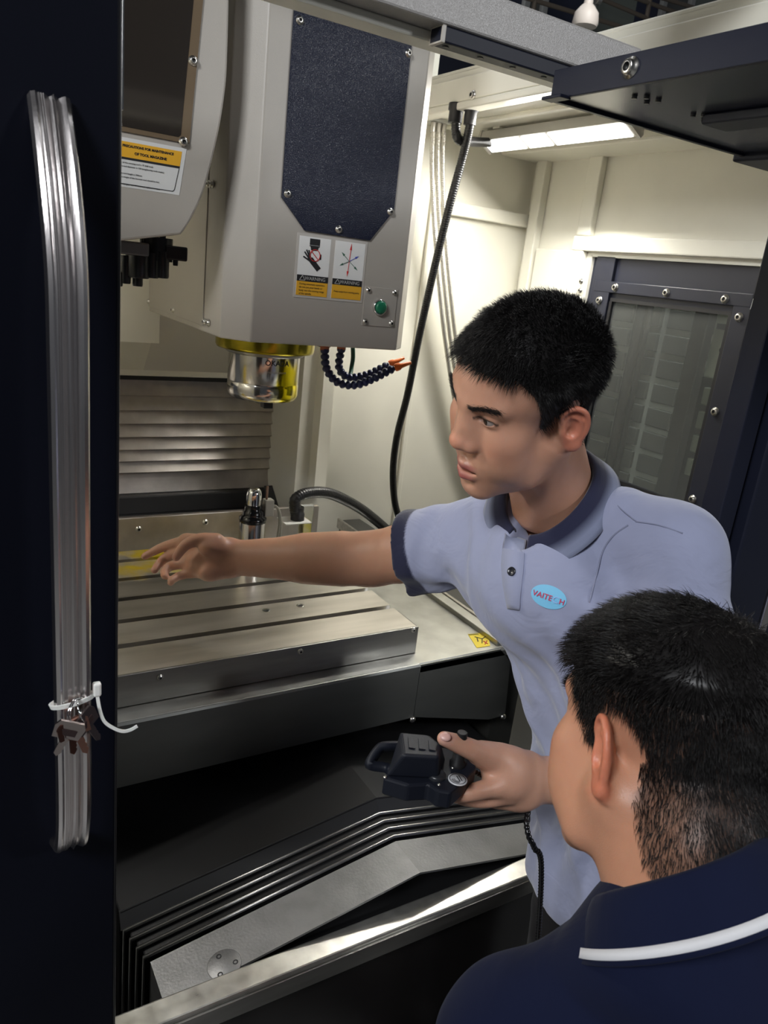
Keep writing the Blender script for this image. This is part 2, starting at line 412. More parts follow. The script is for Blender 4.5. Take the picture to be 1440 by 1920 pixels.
tag(MB().box(2.06, 2.10, p1, p0, 0, 2.3, .004).build('strut', PP), 'dark upright strut beside the pale cabinet outside the window', 'strut')

# ------------------------------------------------------------------ left sliding door, handle, tie, keys
door = thing('sliding_door', 'near-black navy sliding door filling the left edge with a tall handle', 'door', (-.4, .77, .45))
DM = mat('door_navy_black', (.0035, .0042, .0085), .5, bump=.1, bscale=900, spec=.08)
MB().box(-1.0, .163, .755, .785, .45, 2.02, .002).build('panel', DM, door)
MB().box(.158, .166, .757, .787, .45, 2.02, .002).build('edge_strip', mat('edge_strip', (.02, .02, .022), .3), door)
MB().box(.1655, .1675, .76, .785, 1.78, 1.88).build('edge_latch', CHROME, door)
hp = [(.107, .757, 1.775), (.107, .738, 1.748), (.108, .715, 1.70), (.110, .703, 1.64), (.110, .70, 1.56)]
hp += [(.110, .70, z) for z in (1.45, 1.3, 1.2)] + [(.110, .70, 1.13), (.110, .706, 1.085), (.110, .722, 1.05), (.110, .757, 1.028)]
sect = [(-.004, -.019), (.002, -.0205), (.007, -.018), (.0085, -.014), (.007, -.0115), (.0076, -.010), (.0068, -.009), (.0076, -.008), (.0068, -.007), (.0076, -.006),
        (.0062, -.004), (.0045, -.001), (.0062, .0015), (.0086, .003), (.0062, .0045), (.0045, .008), (.007, .011), (.0085, .014), (.007, .018), (.002, .0205), (-.004, .019)]
sect = [(-bb*.84, -a) for a, bb in sect]
MB().tube(spline(hp, 90), 1.0, sect=sect).build('handle', ALU, door)
for o in door.children:
    if o.name.startswith('handle'): o['label'] = 'ribbed aluminium pull handle'; o.data.set_sharp_from_angle(angle=.33)

zt_ = 1.237
tie = thing('cable_tie', 'white cable tie looped round the aluminium door handle', 'cable tie', (.11, .70, zt_))
TIEM = mat('nylon_white', (.80, .80, .76), .4, sss=.1)
lp = []
for k in range(40):
    a = 2*math.pi*k/40
    lp.append((.110+.0200*math.cos(a), .7005-.0108*math.sin(a), zt_+.003*math.cos(a)+.002*math.sin(a)))
st = [(.0008, -.0023), (.0008, .0023), (-.0008, .0023), (-.0008, -.0023)]
MB().tube(lp, 1, sect=st, closed=True, smooth=False).build('loop', TIEM, tie)
MB().box(.1285, .1365, .694, .701, zt_+.002, zt_+.017, .002).build('head', TIEM, tie)
tl = [(.1325, .696, zt_+.004), (.1345, .693, zt_-.012), (.1385, .691, zt_-.025), (.147, .690, zt_-.034), (.156, .690, zt_-.040), (.164, .691, zt_-.041), (.171, .691, zt_-.038)]
MB().tube(spline(tl, 24), 1, sect=[(.0006, -.0016), (.0006, .0016), (-.0006, .0016), (-.0006, -.0016)], smooth=False).build('tail', TIEM, tie)

ky = thing('key_bunch', 'bunch of small keys on a split ring tied to the door handle', 'keys', (.11, .68, zt_-.03))
def ring_pts(c, r, nx, n=40):
    q = zrot(nx); return [Vector(c)+(q @ Vector((r*math.cos(2*math.pi*k/n), r*math.sin(2*math.pi*k/n), 0))) for k in range(n)]
b = MB()
for d in (-.001, .001): b.tube(ring_pts((.111+d, .6855, zt_-.004), .0125, (.75, -.6, .1)), .0008, 6, closed=True)
b.tube(ring_pts((.116, .686, zt_-.004), .0115, (.9, -.2, .3)), .0008, 6, closed=True)
b.build('split_ring', CHROME, ky)
def key(loc, rot, col, s=1.0):
    M = Matrix.Translation(loc) @ Euler(rot).to_matrix().to_4x4() @ Matrix.Scale(s, 4)
    km = mat('key_'+col, {'nickel': (.42, .36, .34), 'copper': (.42, .22, .17), 'dark': (.16, .13, .13)}[col], .28, 1.0)
    b = MB(); b.poly3([M @ Vector(p) for p in [(-.0145, 0, 0), (-.011, 0, .006), (.011, 0, .006), (.0145, 0, 0), (.0125, 0, -.014), (-.0125, 0, -.014)]], M.to_3x3() @ Vector((0, .0025, 0)))
    k = b.build('key', km, ky)
    b = MB(); b.box(-.008, .008, -.0008, .0, -.010, -.003, .0003, M); b.build('bow_recess', mat('key_recess', (.10, .07, .07), .5, 1.0), k)
    tooth = [(-.0035, 0, -.013), (.0035, 0, -.013), (.0035, 0, -.022), (.0026, 0, -.024), (.0036, 0, -.026), (.0024, 0, -.029), (.0034, 0, -.031), (.002, 0, -.034), (0, 0, -.0365), (-.0035, 0, -.033)]
    b = MB(); b.poly3([M @ Vector(p) for p in tooth], M.to_3x3() @ Vector((0, .0016, 0))); b.build('blade', km, k)
    return k
key((.106, .6775, zt_-.014), (0.1, math.radians(-6), math.radians(18)), 'copper')
key((.104, .6735, zt_-.013), (0.15, math.radians(22), math.radians(-8)), 'nickel')
key((.118, .681, zt_-.011), (-.1, math.radians(-28), math.radians(35)), 'dark')
key((.1075, .6815, zt_-.015), (-.1, math.radians(-20), math.radians(0)), 'copper')

# ------------------------------------------------------------------ right sliding door with roof plate
rd = thing('sliding_door', 'black sliding door at the right edge with a flat roof plate on top', 'door', (1.4, .83, .62))
RDM = mat('door_navy_right', (.011, .013, .025), .42, bump=.12, bscale=800, spec=.25)
MB().box(1.252, 1.300, .815, .86, .645, 1.95, .003).build('edge_post', RDM, rd)
MB().box(1.296, 1.325, .83, .88, .645, 1.95, .002).build('groove', BLACK, rd)
MB().box(1.318, 1.45, .80, .84, .645, 1.95, .004).build('frame_post', RDM, rd)
MB().box(1.452, 1.478, .795, .81, .645, 1.95, .003).build('aluminium_strip', ALU, rd)
MB().box(1.48, 1.9, .80, .84, .645, 1.95, .003).build('panel', RDM, rd)
MB().poly3([U(1407, 580, 'y', .813), U(1413, 560, 'y', .813), U(1409, 575, 'y', .813)], (.0, .001, 0)).build('mark', WHITE, rd)
ZC = 1.903
MB().box(.710, 1.097, .0, .83, ZC, ZC+.004).build('roof_plate', mat('door_navy_gloss', (.012, .014, .026), .22, bump=.05, bscale=700), rd)
MB().box(.706, .712, -.2, .832, ZC-.002, ZC+.032, .001).build('side_flange', RDM, rd)
MB().box(.694, .712, .80, .835, ZC-.004, ZC, .001).build('corner_lip', RDM, rd)
MB().box(.71, 1.10, .824, .832, ZC-.004, ZC+.03, .001).build('rear_flange', RDM, rd)
MB().box(1.097, 1.9, .0, .845, ZC-.01, ZC+.05, .003).build('roof_frame', RDM, rd)
MB().box(.86, .91, .1, .72, ZC-.012, ZC, .002).build('stiffener', RDM, rd)
bolt(U(1183, 127, 'x', .706), (-1, 0, 0), .0085, rd)
for (u, v) in ((1190, 180), (1213, 180), (1235, 186), (1213, 190), (1300, 214), (1320, 214), (1342, 222), (1320, 224)):
    b = MB(); b.lathe([(.0035, 0), (.0035, .003), (.002, .003)], TM(U(u, v, 'z', ZC), (0, 0, -1)), 8); b.build('stud', BLACK, rd)

# ================================================================== machine: spindle head
HY = 1.45; HB = 1.511; HT = 2.75
head = thing('spindle_head', 'large warm-grey spindle head with a navy cover plate and warning labels', 'machine head', (.74, 1.75, HB))
foot = [(.566, HY), (.906, HY), (.945, HY+.042), (.945, 2.10), (.519, 2.10), (.519, HY+.047)]
b = MB(); b.prism(foot, 'z', HB, HT); hc = b.build('casing', GREYW, head)
mod = hc.modifiers.new('bevel', 'BEVEL'); mod.width = .003; mod.segments = 2; mod.limit_method = 'ANGLE'
MB().box(.5165, .5195, 1.60, 2.05, HB+.012, 2.7, .001).build('side_panel', GREYW, head)
yf = HY-.003
cp = [U(545, -60, 'y', HY), U(786, -20, 'y', HY), U(737, 395, 'y', HY), U(692, 451, 'y', HY), U(570, 432, 'y', HY), U(527, 370, 'y', HY)]
cp[0] = Vector((cp[5].x, HY, 2.5)); cp[1] = Vector((cp[2].x, HY, 2.5))
b = MB(); b.poly3([p+Vector((0, -.004, 0)) for p in cp], (0, .004, 0)); b.build('cover_plate', NAVY, head)
for (u, v) in ((562, 38), (766, 100), (539, 363), (732, 397), (635, 430)):
    bolt(U(u, v, 'y', HY-.004), (0, -1, 0), .0055, head)
for (u, v) in ((279, 565), (325, 581), (384, 603), (391, 605), (392, 345), (398, 345)):
    p = U(u, v, 'x', .5165)
    bolt(p, (-1, 0, 0), .0055, head)
# warning labels
LY = HY-.0006
tl = U(556, 437, 'y', LY); br = U(677, 567, 'y', LY)
lx0, lx1, lz1, lz0 = .650, .808, 1.727, 1.605
label_plate = MB().box(lx0, lx1, LY-.0004, LY+.001, lz0, lz1).build('warning_label', mat('label_backing', (.52, .49, .45), .5), head)
wl = (lx1-lx0)/2
for k in range(2):
    a = lx0+k*wl+.005; c = a+wl-.010; y = LY-.0008
    wp = label_plate
    MB().box(a, c, y, y+.0004, lz0+.005, lz1-.005).build('panel', WHITE, wp)
    MB().box(a, c, y-.0004, y, lz0+.005, lz0+.032).build('yellow_field', YEL, wp)
    MB().box(a, c, y-.0005, y, lz0+.032, lz0+.044).build('black_band', INK, wp)
    Mx = frame((a+(c-a)*.58, y-.0007, lz0+.038), (1, 0, 0), (0, 0, 1))
    text('WARNING', .0095, Mx, mat('print_grey', (.45, .45, .43), .5), wp)
    b = MB(); q = a+(c-a)*.17
    for (p1, p2) in (((q-.006, lz0+.034), (q+.006, lz0+.034)), ((q+.006, lz0+.034), (q, lz0+.043)), ((q, lz0+.043), (q-.006, lz0+.034))):
        b.tube([(p1[0], y-.0006, p1[1]), (p2[0], y-.0006, p2[1])], .0006, 5)
    b.build('triangle_sign', mat('print_grey', (.45, .45, .43), .5), wp)
    lines = ['During automatic operation', 'do not put your hands or', 'body into the moving range', 'of the spindle'] if k == 0 else ['Keep away from moving parts']
    for i, ln in enumerate(lines):
        sz = .0050 if k == 0 else .0049
        text(ln, sz, frame((a+.006 if k == 0 else (a+c)/2, y-.0007, lz0+.027-i*.0062-(.008 if k else 0)), (1, 0, 0), (0, 0, 1)), INK, wp, align='LEFT' if k == 0 else 'CENTER', extrude=.0001)
    cx, cz = (a+c)/2, lz0+.080
    if k == 0:
        b = MB(); b.box(cx-.012, cx+.010, y-.0006, y, cz+.022, cz+.034).box(cx-.012, cx+.010, y-.0006, y, cz+.019, cz+.0212)
        b.poly3([(cx-.010, y, cz+.019), (cx+.008, y, cz+.019), (cx+.006, y, cz+.012), (cx-.008, y, cz+.012)], (0, -.0006, 0))
        b.box(cx+.012, cx+.015, y-.0006, y, cz-.004, cz+.006)
        for (dx, dz) in ((-.022, .008), (-.018, .012), (-.013, .012), (-.024, -.001)):
            b.tube([(cx-.006, y, cz-.010), (cx+dx, y, cz+dz)], .0016, 6)
        b.poly3([(cx-.016, y, cz-.004), (cx-.004, y, cz-.001), (cx+.016, y, cz-.020), (cx+.008, y, cz-.027), (cx-.006, y, cz-.014)], (0, -.0007, 0))
        b.build('hand_pictogram', INK, wp)
        b = MB(); b.tube([(cx+.001+.011*math.cos(t*.3142), y-.0009, cz+.003+.011*math.sin(t*.3142)) for t in range(20)], .0008, 6, closed=True)
        b.tube([(cx-.007, y-.0009, cz+.010), (cx+.009, y-.0009, cz-.005)], .0008, 6); b.build('prohibition_ring', REDINK, wp)
    else:
        for (dx, dz, m) in ((.002, .034, REDINK), (-.002, -.030, REDINK), (.021, .012, BLUEINK), (-.021, -.010, GREENINK), (-.019, .016, GREENINK), (.021, -.016, GREENINK)):
            b = MB(); b.tube([(cx, y-.0006, cz), (cx+dx*.7, y-.0006, cz+dz*.7)], .0006, 5)
            L = math.hypot(dx, dz); ux, uz = dx/L, dz/L
            b.poly3([(cx+dx*.65-uz*.0022, y, cz+dz*.65+ux*.0022), (cx+dx*.65+uz*.0022, y, cz+dz*.65-ux*.0022), (cx+dx, y, cz+dz)], (0, -.0007, 0))
            b.build('axis_arrow', m, wp)
# button plate
bx0, bx1, bz0, bz1 = .812, .893, 1.560, 1.640
bp_ = MB().box(bx0, bx1, HY-.002, HY, bz0, bz1, .0005).build('button_plate', GREYW, head)
for (x, z) in ((bx0+.008, bz1-.008), (bx1-.008, bz1-.008), (bx0+.008, bz0+.008), (bx1-.008, bz0+.008)):
    bolt((x, HY-.002, z), (0, -1, 0), .0045, bp_)
cb_ = U(711, 576, 'y', HY-.002)
MB().lathe([(.0165, 0), (.0165, .006), (.0135, .008), (.0135, .006)], TM(cb_, (0, -1, 0)), 28).build('button_bezel', CHROME, bp_)
MB().lathe([(.0132, .004), (.0132, .010), (.010, .0125), (.0001, .0125)], TM(cb_, (0, -1, 0)), 28).build('green_button', mat('button_green', (.01, .17, .085), .35), bp_)

# spindle nose
SX, SY = .7385, 1.79
oil = bpy.data.materials.new('oily_yellow_steel'); oil.use_nodes = True; nt = oil.node_tree; pb = nt.nodes['Principled BSDF']
tc = nt.nodes.new('ShaderNodeTexCoord'); n1 = nt.nodes.new('ShaderNodeTexNoise'); n1.inputs['Scale'].default_value = 9; n1.inputs['Detail'].default_value = 4
mpp = nt.nodes.new('ShaderNodeMapping'); mpp.inputs['Scale'].default_value = (1, 1, .5)
cr = nt.nodes.new('ShaderNodeValToRGB'); cr.color_ramp.elements[0].position = .56; cr.color_ramp.elements[1].position = .63
cr.color_ramp.elements[0].color = (.62, .60, .57, 1); cr.color_ramp.elements[1].color = (.80, .66, .01, 1)
nt.links.new(tc.outputs['Object'], mpp.inputs[0]); nt.links.new(mpp.outputs[0], n1.inputs['Vector']); nt.links.new(n1.outputs['Fac'], cr.inputs[0]); nt.links.new(cr.outputs[0], pb.inputs['Base Color'])
pb.inputs['Metallic'].default_value = .95; pb.inputs['Roughness'].default_value = .14
GOLD = mat('yellow_greased_steel', (.48, .39, .03), .22, .9, var=.25, vscale=6)
TS = Matrix.Translation((SX, SY, HB))
MB().lathe([(.121, .0), (.121, -.046), (.118, -.052), (.112, -.053)], TS, 56).build('spindle_flange', GOLD, head)
MB().lathe([(.098, -.050), (.0985, -.058), (.094, -.062)], TS, 48).build('flange_ring', STEELD, head)  # dull steel step below the flange
sn = MB().lathe([(.088, -.02), (.088, -.128), (.0865, -.130), (.088, -.132), (.088, -.158), (.083, -.170), (.030, -.176), (.030, -.170)], TS, 64).build('spindle_nose', oil, head)
MB().box(SX-.012, SX+.012, SY-.045, SY-.020, HB-.192, HB-.170, .002).build('drive_key', BLACK, head)
MB().lathe([(.016, -.17), (.016, -.185), (.010, -.188)], TS, 20).build('drawbar_tip', STEELD, head)
# lettering bent round the nose
me = text_mesh('OKADA', .0175, extrude=.0002, bold=.0003)
for v in me.vertices:
    a = math.radians(-91)+v.co.x/.0885; v.co = Vector((SX+(.0884+v.co.z)*math.cos(a), SY+(.0884+v.co.z)*math.sin(a), HB-.075+v.co.y))
mesh_obj('lettering', me, INK, head)
me = text_mesh('PRECISION SPINDLE', .0055, extrude=.0002)
for v in me.vertices:
    a = math.radians(-91)+v.co.x/.0885; v.co = Vector((SX+(.0884+v.co.z)*math.cos(a), SY+(.0884+v.co.z)*math.sin(a), HB-.097+v.co.y))
mesh_obj('lettering', me, mat('print_grey', (.45, .45, .43), .5), head)
# little black elbow beside the flange
MB().box(.865, .895, 1.74, 1.78, HB-.035, HB, .004).build('air_block', BLACK, head)

# coolant hoses (segmented) : orange base, navy joints, orange nozzle
ORG = mat('orange_plastic', (.80, .16, .02), .38); ORD = mat('orange_brown_plastic', (.36, .10, .04), .5); HOSE = mat('navy_plastic', (.012, .018, .075), .32)
def coolant(base, pts, label):
    t = thing('coolant_hose', label, 'coolant hose', tuple(base))
    MB().lathe([(.013, .0), (.013, -.012), (.011, -.016), (.011, -.026)], Matrix.Translation(base), 8).build('base_fitting', ORD, t)
    P = spline(pts, 60); L = [0]
    for i in range(1, len(P)): L.append(L[-1]+(P[i]-P[i-1]).length)
    step = .0135; n = int((L[-1]-.012)/step); seg = MB()
    I = Matrix.Identity(4)
    seg.lathe([(.0065, -.0075), (.0095, -.005), (.0105, -.002), (.0095, .002), (.0065, .005), (.0062, .008)], I, 14); sm = seg.mesh('segment'); sm.materials.append(HOSE)
    def at(s):
        for i in range(1, len(P)):
            if L[i] >= s:
                f = (s-L[i-1])/max(1e-6, L[i]-L[i-1]); return P[i-1].lerp(P[i], f), (P[i]-P[i-1]).normalized()
        return P[-1], (P[-1]-P[-2]).normalized()
    for k in range(n):
        p, d = at(.006+k*step); mesh_obj('segment', sm, None, t, p, d.to_track_quat('Z', 'Y').to_euler())
    p, d = at(.006+n*step)
    MB().lathe([(.0085, -.004), (.0095, 0), (.0085, .008), (.006, .011), (.0035, .036), (.0022, .036)], TM(p, d), 14).build('nozzle', ORG, t)
hy = 1.60
def H(u, v, y): return U(u, v, 'y', y)
b0 = H(609, 652, 1.60); b0.z = HB
coolant(b0, [b0+Vector((0, 0, -.022)), H(612, 690, 1.585), H(632, 716, 1.57), H(665, 722, 1.555), H(700, 710, 1.54), H(735, 692, 1.53), H(752, 686, 1.52)], 'front navy segmented coolant hose with orange tip under the spindle head')
b1 = H(640, 654, 1.64); b1.z = HB
coolant(b1, [b1+Vector((0, 0, -.022)), H(636, 690, 1.635), H(655, 708, 1.63), H(690, 702, 1.62), H(720, 688, 1.61), H(740, 679, 1.60)], 'rear navy segmented coolant hose with orange tip, the higher one')
gt = [H(658, 655, 1.70), H(662, 668, 1.70), H(659, 690, 1.70), H(655, 712, 1.68)]; gt[0].z = HB
tag(MB().tube(spline(gt, 20), .0055, 10).build('air_tube', mat('green_tube', (.01, .06, .035), .35)), 'short dark green air tube beside the coolant hoses', 'tube')

# ------------------------------------------------------------------ column face, hood and slatted slide cover behind the table
cc = thing('column_cover', 'cream sheet metal hood below the spindle head at the back left', 'machine cover', (.7, 2.15, 1.3))
e = U(280, 588, 'y', 2.035)
b = MB()
b.poly3([(.545, 2.04, 1.508), (.985, 2.04, 1.508), (.985, 2.20, 1.335), (.545, 2.20, 1.335)], (0, .02, .01)); b.build('sloped_plate', mat('hood_grey', (.66, .63, .57), .4), cc)
b = MB(); b.poly3([(.545, 2.04, 1.508), (.545, 2.20, 1.335), (.43, 2.20, 1.335), (.40, 2.10, 1.43)], (.0, .02, .01)); b.build('side_plate', CREAM, cc)
MB().box(.10, .99, 2.20, 2.26, 1.318, 1.345, .003).build('hood_lip', CREAM, cc)
MB().box(.10, .985, 2.24, 2.27, 1.30, 1.318).build('wiper', RUBBER, cc)
bolt(U(277, 599, 'y', 2.07), (0, -.8, .6), .0055, cc)

sc = thing('slide_cover', 'stainless slatted slide cover behind the work table', 'slide cover', (.6, 2.3, .9))
zs = [1.315, 1.247, 1.203, 1.162, 1.121, 1.082, 1.046, 1.010, .945]
for k in range(8):
    z1, z0 = zs[k], zs[k+1]
    b = MB(); y1 = 2.300; y0 = 2.284
    n = 6; prof = []
    for i in range(n+1):
        f = i/n; prof.append((y1-(y1-y0)*f**1.4, z1-(z1-z0)*f))
    poly = prof+[(y0+.005, z0-.004), (y1+.012, z0-.002), (y1+.012, z1)]
    b.prism(poly, 'x', .05, .985, smooth=False); b.build('slat', STEELY, sc)
MB().box(.05, .99, 2.255, 2.30, .885, .943, .004).build('rubber_wiper', mat('wiper_black', (.03, .03, .032), .5), sc)
MB().box(.05, 1.0, 1.93, 1.945, .78, .99, .002).build('rear_guard', STEELY, sc)
MB().box(.05, .95, 1.945, 2.27, .86, .885).build('rear_shelf', mat('wiper_black', (.03, .03, .032), .5), sc)
for (u, v) in ((260, 992), (385, 979)): bolt(U(u, v, 'y', 1.93), (0, -1, 0), .006, sc)

# black wedge of the way end and gusset right of the slats
tag(MB().prism([(2.06, .60), (2.25, .60), (2.25, .96), (2.06, .80)], 'x', .955, .984).build('side_wiper', mat('wiper_black', (.03, .03, .032), .5)), 'black triangular wiper plate at the foot of the cream side wall', 'wiper')

# ------------------------------------------------------------------ tool magazine
MY = 1.43
mg = thing('tool_magazine', 'grey tool magazine cover with a dark tinted window, upper left behind the door', 'tool magazine', (.3, 1.55, 1.69))
arc = [(430, -60), (430, 0), (428, 80), (424, 160), (410, 250), (385, 350), (362, 405), (340, 440)]
ap = spline([U(u, v, 'y', MY) for u, v in arc], 40)
poly = [(-.1, 2.4), (ap[0].x, 2.4)]+[(p.x, p.z) for p in ap]+[(.31, 1.672), (-.1, 1.672)]
b = MB(); b.prism(poly, 'y', MY, MY+.20); mc = b.build('cover', GREYW, mg)
md = mc.modifiers.new('bevel', 'BEVEL'); md.width = .004; md.segments = 2; md.limit_method = 'ANGLE'
def MP(u, v, d=0): return U(u, v, 'y', MY-d)
fr0 = MP(380, 0); fr1 = MP(354, 270); fl = MP(218, 246)
slope = (fr0.x-fr1.x)/(fr0.z-fr1.z)
TINT = mat('brown_tinted_frame', (.16, .115, .07), .12, coat=.5); TWIN = mat('brown_tinted_window', (.022, .017, .013), .08, coat=.6)
b = MB(); b.poly3([(fr1.x+slope*.6, MY-.003, fr1.z+.6), (fr1.x, MY-.003, fr1.z), (-.05, MY-.003, fr1.z), (-.05, MY-.003, fr1.z+.6)], (0, .003, 0)); b.build('window_sheet', TINT, mg)
ww = MP(338, 258); b = MB(); b.poly3([(ww.x+slope*.55, MY-.0036, ww.z+.55), (ww.x, MY-.0036, ww.z+.004), (ww.x-.004, MY-.0036, ww.z), (-.05, MY-.0036, ww.z), (-.05, MY-.0036, ww.z+.55)], (0, .0006, 0)); b.build('window', TWIN, mg)
for (u, v) in ((362, 114), (344, 266)): bolt(MP(u, v, .003), (0, -1, 0), .006, mg)
sl = MB(); a = MP(350, 279, .0005); c = MP(334, 366, .0005)
z1, z0 = a.z, c.z; xr1, xr0 = a.x, c.x
y = MY-.0006
st = MB().poly3([(xr1, y, z1), (xr0+.002, y, z0), (.15, y, z0), (.15, y, z1)], (0, .0006, 0)).build('maintenance_label', mat('label_white', (.70, .70, .68), .45), mg)
MB().poly3([(xr1-.008, y-.0003, z1-.006), (xr1-.011, y-.0003, z1-.030), (.16, y-.0003, z1-.030), (.16, y-.0003, z1-.006)], (0, .0003, 0)).build('yellow_header', YEL, st)
MB().poly3([(xr1-.011, y-.0004, z1-.030), (xr1-.0115, y-.0004, z1-.0335), (.16, y-.0004, z1-.0335), (.16, y-.0004, z1-.030)], (0, .0003, 0)).build('header_line', INK, st)
Hc = MP(278, 285).x
text('PRECAUTIONS FOR MAINTENANCE', .0053, frame((Hc, y-.0006, z1-.0125), (1, 0, 0), (0, 0, 1)), INK, st, bold=.0002)
text('OF TOOL MAGAZINE', .0056, frame((Hc+.004, y-.0006, z1-.0225), (1, 0, 0), (0, 0, 1)), INK, st, bold=.0002)
for i, ln in enumerate(['diameter of the carrying tool is 75 (full tool)', 'maximum tool diameter is 120 (neighboring tools empty)', 'weight)', 'maximum tool length is 300mm', 'maximum weight of the heaviest tool should be less', '', 'To check the gear box oil level and replace it in time']):
    if ln: text(ln, .0036, frame((MP(213, 320).x, y-.0006, z1-.0385-i*.0056), (1, 0, 0), (0, 0, 1)), INK, st, align='LEFT', extrude=.0001)
b = MB()
pts = [(.2, z0+.005), (xr0-.010, z0+.005), (xr0-.007, z0+.008), (xr1-.0125, z1-.034)]
b.tube([(p[0], y-.0004, p[1]) for p in pts], .0006, 5); b.build('border', INK, st)

# tool change arm: black machined parts hanging below the magazine
ta = thing('tool_change_arm', 'black tool change arm mechanism hanging below the tool magazine', 'tool changer', (.38, 1.56, 1.69))
TY = 1.53
AB = mat('black_oxide', (.010, .010, .011), .30, .3); AG = mat('dark_ground_steel', (.20, .20, .20), .4, .9)
def TP(u, v, y=TY): return U(u, v, 'y', y)
def tbox(u0, v0, u1, v1, y0, y1, m, name, bev=.003):
    p = TP(u0, v0, y0); q = TP(u1, v1, y0); return MB().box(p.x, q.x, y0, y1, q.z, p.z, bev).build(name, m, ta)
tbox(200, 424, 318, 433, 1.47, 1.62, AB, 'top_plate')
tbox(238, 432, 300, 446, 1.49, 1.58, AB, 'hub_flange')
tbox(200, 447, 280, 482, 1.49, 1.58, AG, 'arm_bar')
tbox(310, 459, 352, 491, 1.50, 1.58, AB, 'gripper_block')
p = TP(293, 467, 1.53); MB().lathe([(.030, -.021), (.030, .021)], Matrix.Translation(p), 32).build('arm_hub', AB, ta)
for (u, v, r, h0, h1) in ((235, 500, .010, -.03, .02), (258, 498, .022, -.022, .02), (283, 495, .015, -.025, .02), (300, 492, .017, -.028, .02), (222, 510, .008, -.025, .0), (258, 520, .0095, -.016, .01), (329, 488, .005, -.010, .006), (275, 454, .006, -.008, .012), (305, 446, .006, -.012, .008), (224, 440, .006, -.012, .012)):
    MB().lathe([(r*.9, h0), (r, h0+.003), (r, h1)], Matrix.Translation(TP(u, v, 1.515)), 20).build('pin', AB, ta)

# ================================================================== work table
ZT = .95
tm = bpy.data.materials.new('table_steel'); tm.use_nodes = True; nt = tm.node_tree; pb = nt.nodes['Principled BSDF']
tc = nt.nodes.new('ShaderNodeTexCoord'); sep = nt.nodes.new('ShaderNodeSeparateXYZ'); nt.links.new(tc.outputs['Object'], sep.inputs[0])
mp = nt.nodes.new('ShaderNodeMapping'); mp.inputs['Scale'].default_value = (1.2, 9, 9); nt.links.new(tc.outputs['Object'], mp.inputs[0])
n1 = nt.nodes.new('ShaderNodeTexNoise'); n1.inputs['Scale'].default_value = 4; n1.inputs['Detail'].default_value = 5; nt.links.new(mp.outputs[0], n1.inputs['Vector'])
cr = nt.nodes.new('ShaderNodeValToRGB'); cr.color_ramp.elements[0].position = .3; cr.color_ramp.elements[1].position = .7
cr.color_ramp.elements[0].color = (.56, .53, .48, 1); cr.color_ramp.elements[1].color = (.72, .68, .62, 1); nt.links.new(n1.outputs['Fac'], cr.inputs[0])
# yellow rust-preventive oil left on the rear of the table
n2 = nt.nodes.new('ShaderNodeTexNoise'); n2.inputs['Scale'].default_value = 9; n2.inputs['Detail'].default_value = 4; nt.links.new(tc.outputs['Object'], n2.inputs['Vector'])
mr = nt.nodes.new('ShaderNodeMapRange'); mr.inputs[1].default_value = 1.56; mr.inputs[2].default_value = 1.80; mr.inputs[3].default_value = -.22; mr.inputs[4].default_value = .28
nt.links.new(sep.outputs['Y'], mr.inputs[0])
ad = nt.nodes.new('ShaderNodeMath'); ad.operation = 'ADD'; nt.links.new(n2.outputs['Fac'], ad.inputs[0]); nt.links.new(mr.outputs[0], ad.inputs[1])
c2 = nt.nodes.new('ShaderNodeValToRGB'); c2.color_ramp.elements[0].position = .5; c2.color_ramp.elements[1].position = .66; nt.links.new(ad.outputs[0], c2.inputs[0])
mix = nt.nodes.new('ShaderNodeMix'); mix.data_type = 'RGBA'; nt.links.new(c2.outputs[0], mix.inputs[0]); nt.links.new(cr.outputs[0], mix.inputs[6]); mix.inputs[7].default_value = (.56, .40, .015, 1)
nt.links.new(mix.outputs[2], pb.inputs['Base Color'])
mm = nt.nodes.new('ShaderNodeMapRange'); mm.inputs[3].default_value = .92; mm.inputs[4].default_value = .25; nt.links.new(c2.outputs[0], mm.inputs[0]); nt.links.new(mm.outputs[0], pb.inputs['Metallic'])
rr = nt.nodes.new('ShaderNodeMapRange'); rr.inputs[3].default_value = .26; rr.inputs[4].default_value = .40; nt.links.new(n1.outputs['Fac'], rr.inputs[0]); nt.links.new(rr.outputs[0], pb.inputs['Roughness'])
wt = thing('work_table', 'steel machine table with long T-slots under the reaching arm', 'work table', (.3, 1.5, .887))
slots = [1.322, 1.424, 1.526, 1.630, 1.738]
YF, YR = 1.219, 1.80
prof = [(YF, .887), (YF, ZT)]
for s in slots: prof += [(s-.0085, ZT), (s-.0085, ZT-.020), (s-.016, ZT-.020), (s-.016, ZT-.034), (s+.016, ZT-.034), (s+.016, ZT-.020), (s+.0085, ZT-.020), (s+.0085, ZT)]
prof += [(YR, ZT), (YR, .887)]
b = MB(); b.prism(prof, 'x', -.28, .893); tb = b.build('table_top', tm, wt)
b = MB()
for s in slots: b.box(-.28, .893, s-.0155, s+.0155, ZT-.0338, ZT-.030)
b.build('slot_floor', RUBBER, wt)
fs = MB().box(-.28, .895, 1.213, 1.219, .8875, ZT+.001, .001).build('front_strip', STEELD, wt)
MB().box(.893, .897, 1.214, 1.30, .8875, ZT+.0, .001).build('end_strip', STEELD, wt)
for (u, v) in ((300, 1270), (563, 1221), (775, 1181)): bolt(U(u, v, 'y', 1.213), (0, -1, 0), .006, wt, 'button')
b = MB()
for (u, v) in ((499, 1144), (563, 1135)):
    p = U(u, v, 'z', ZT+.0006); T = Matrix.Translation(p)
    b.lathe([(.0085, 0), (.0080, .0004), (.0058, -.0002)], T, 20, False); b.cur = 1; b.lathe([(.0058, 0), (.0001, 0)], T, 20, False); b.cur = 0
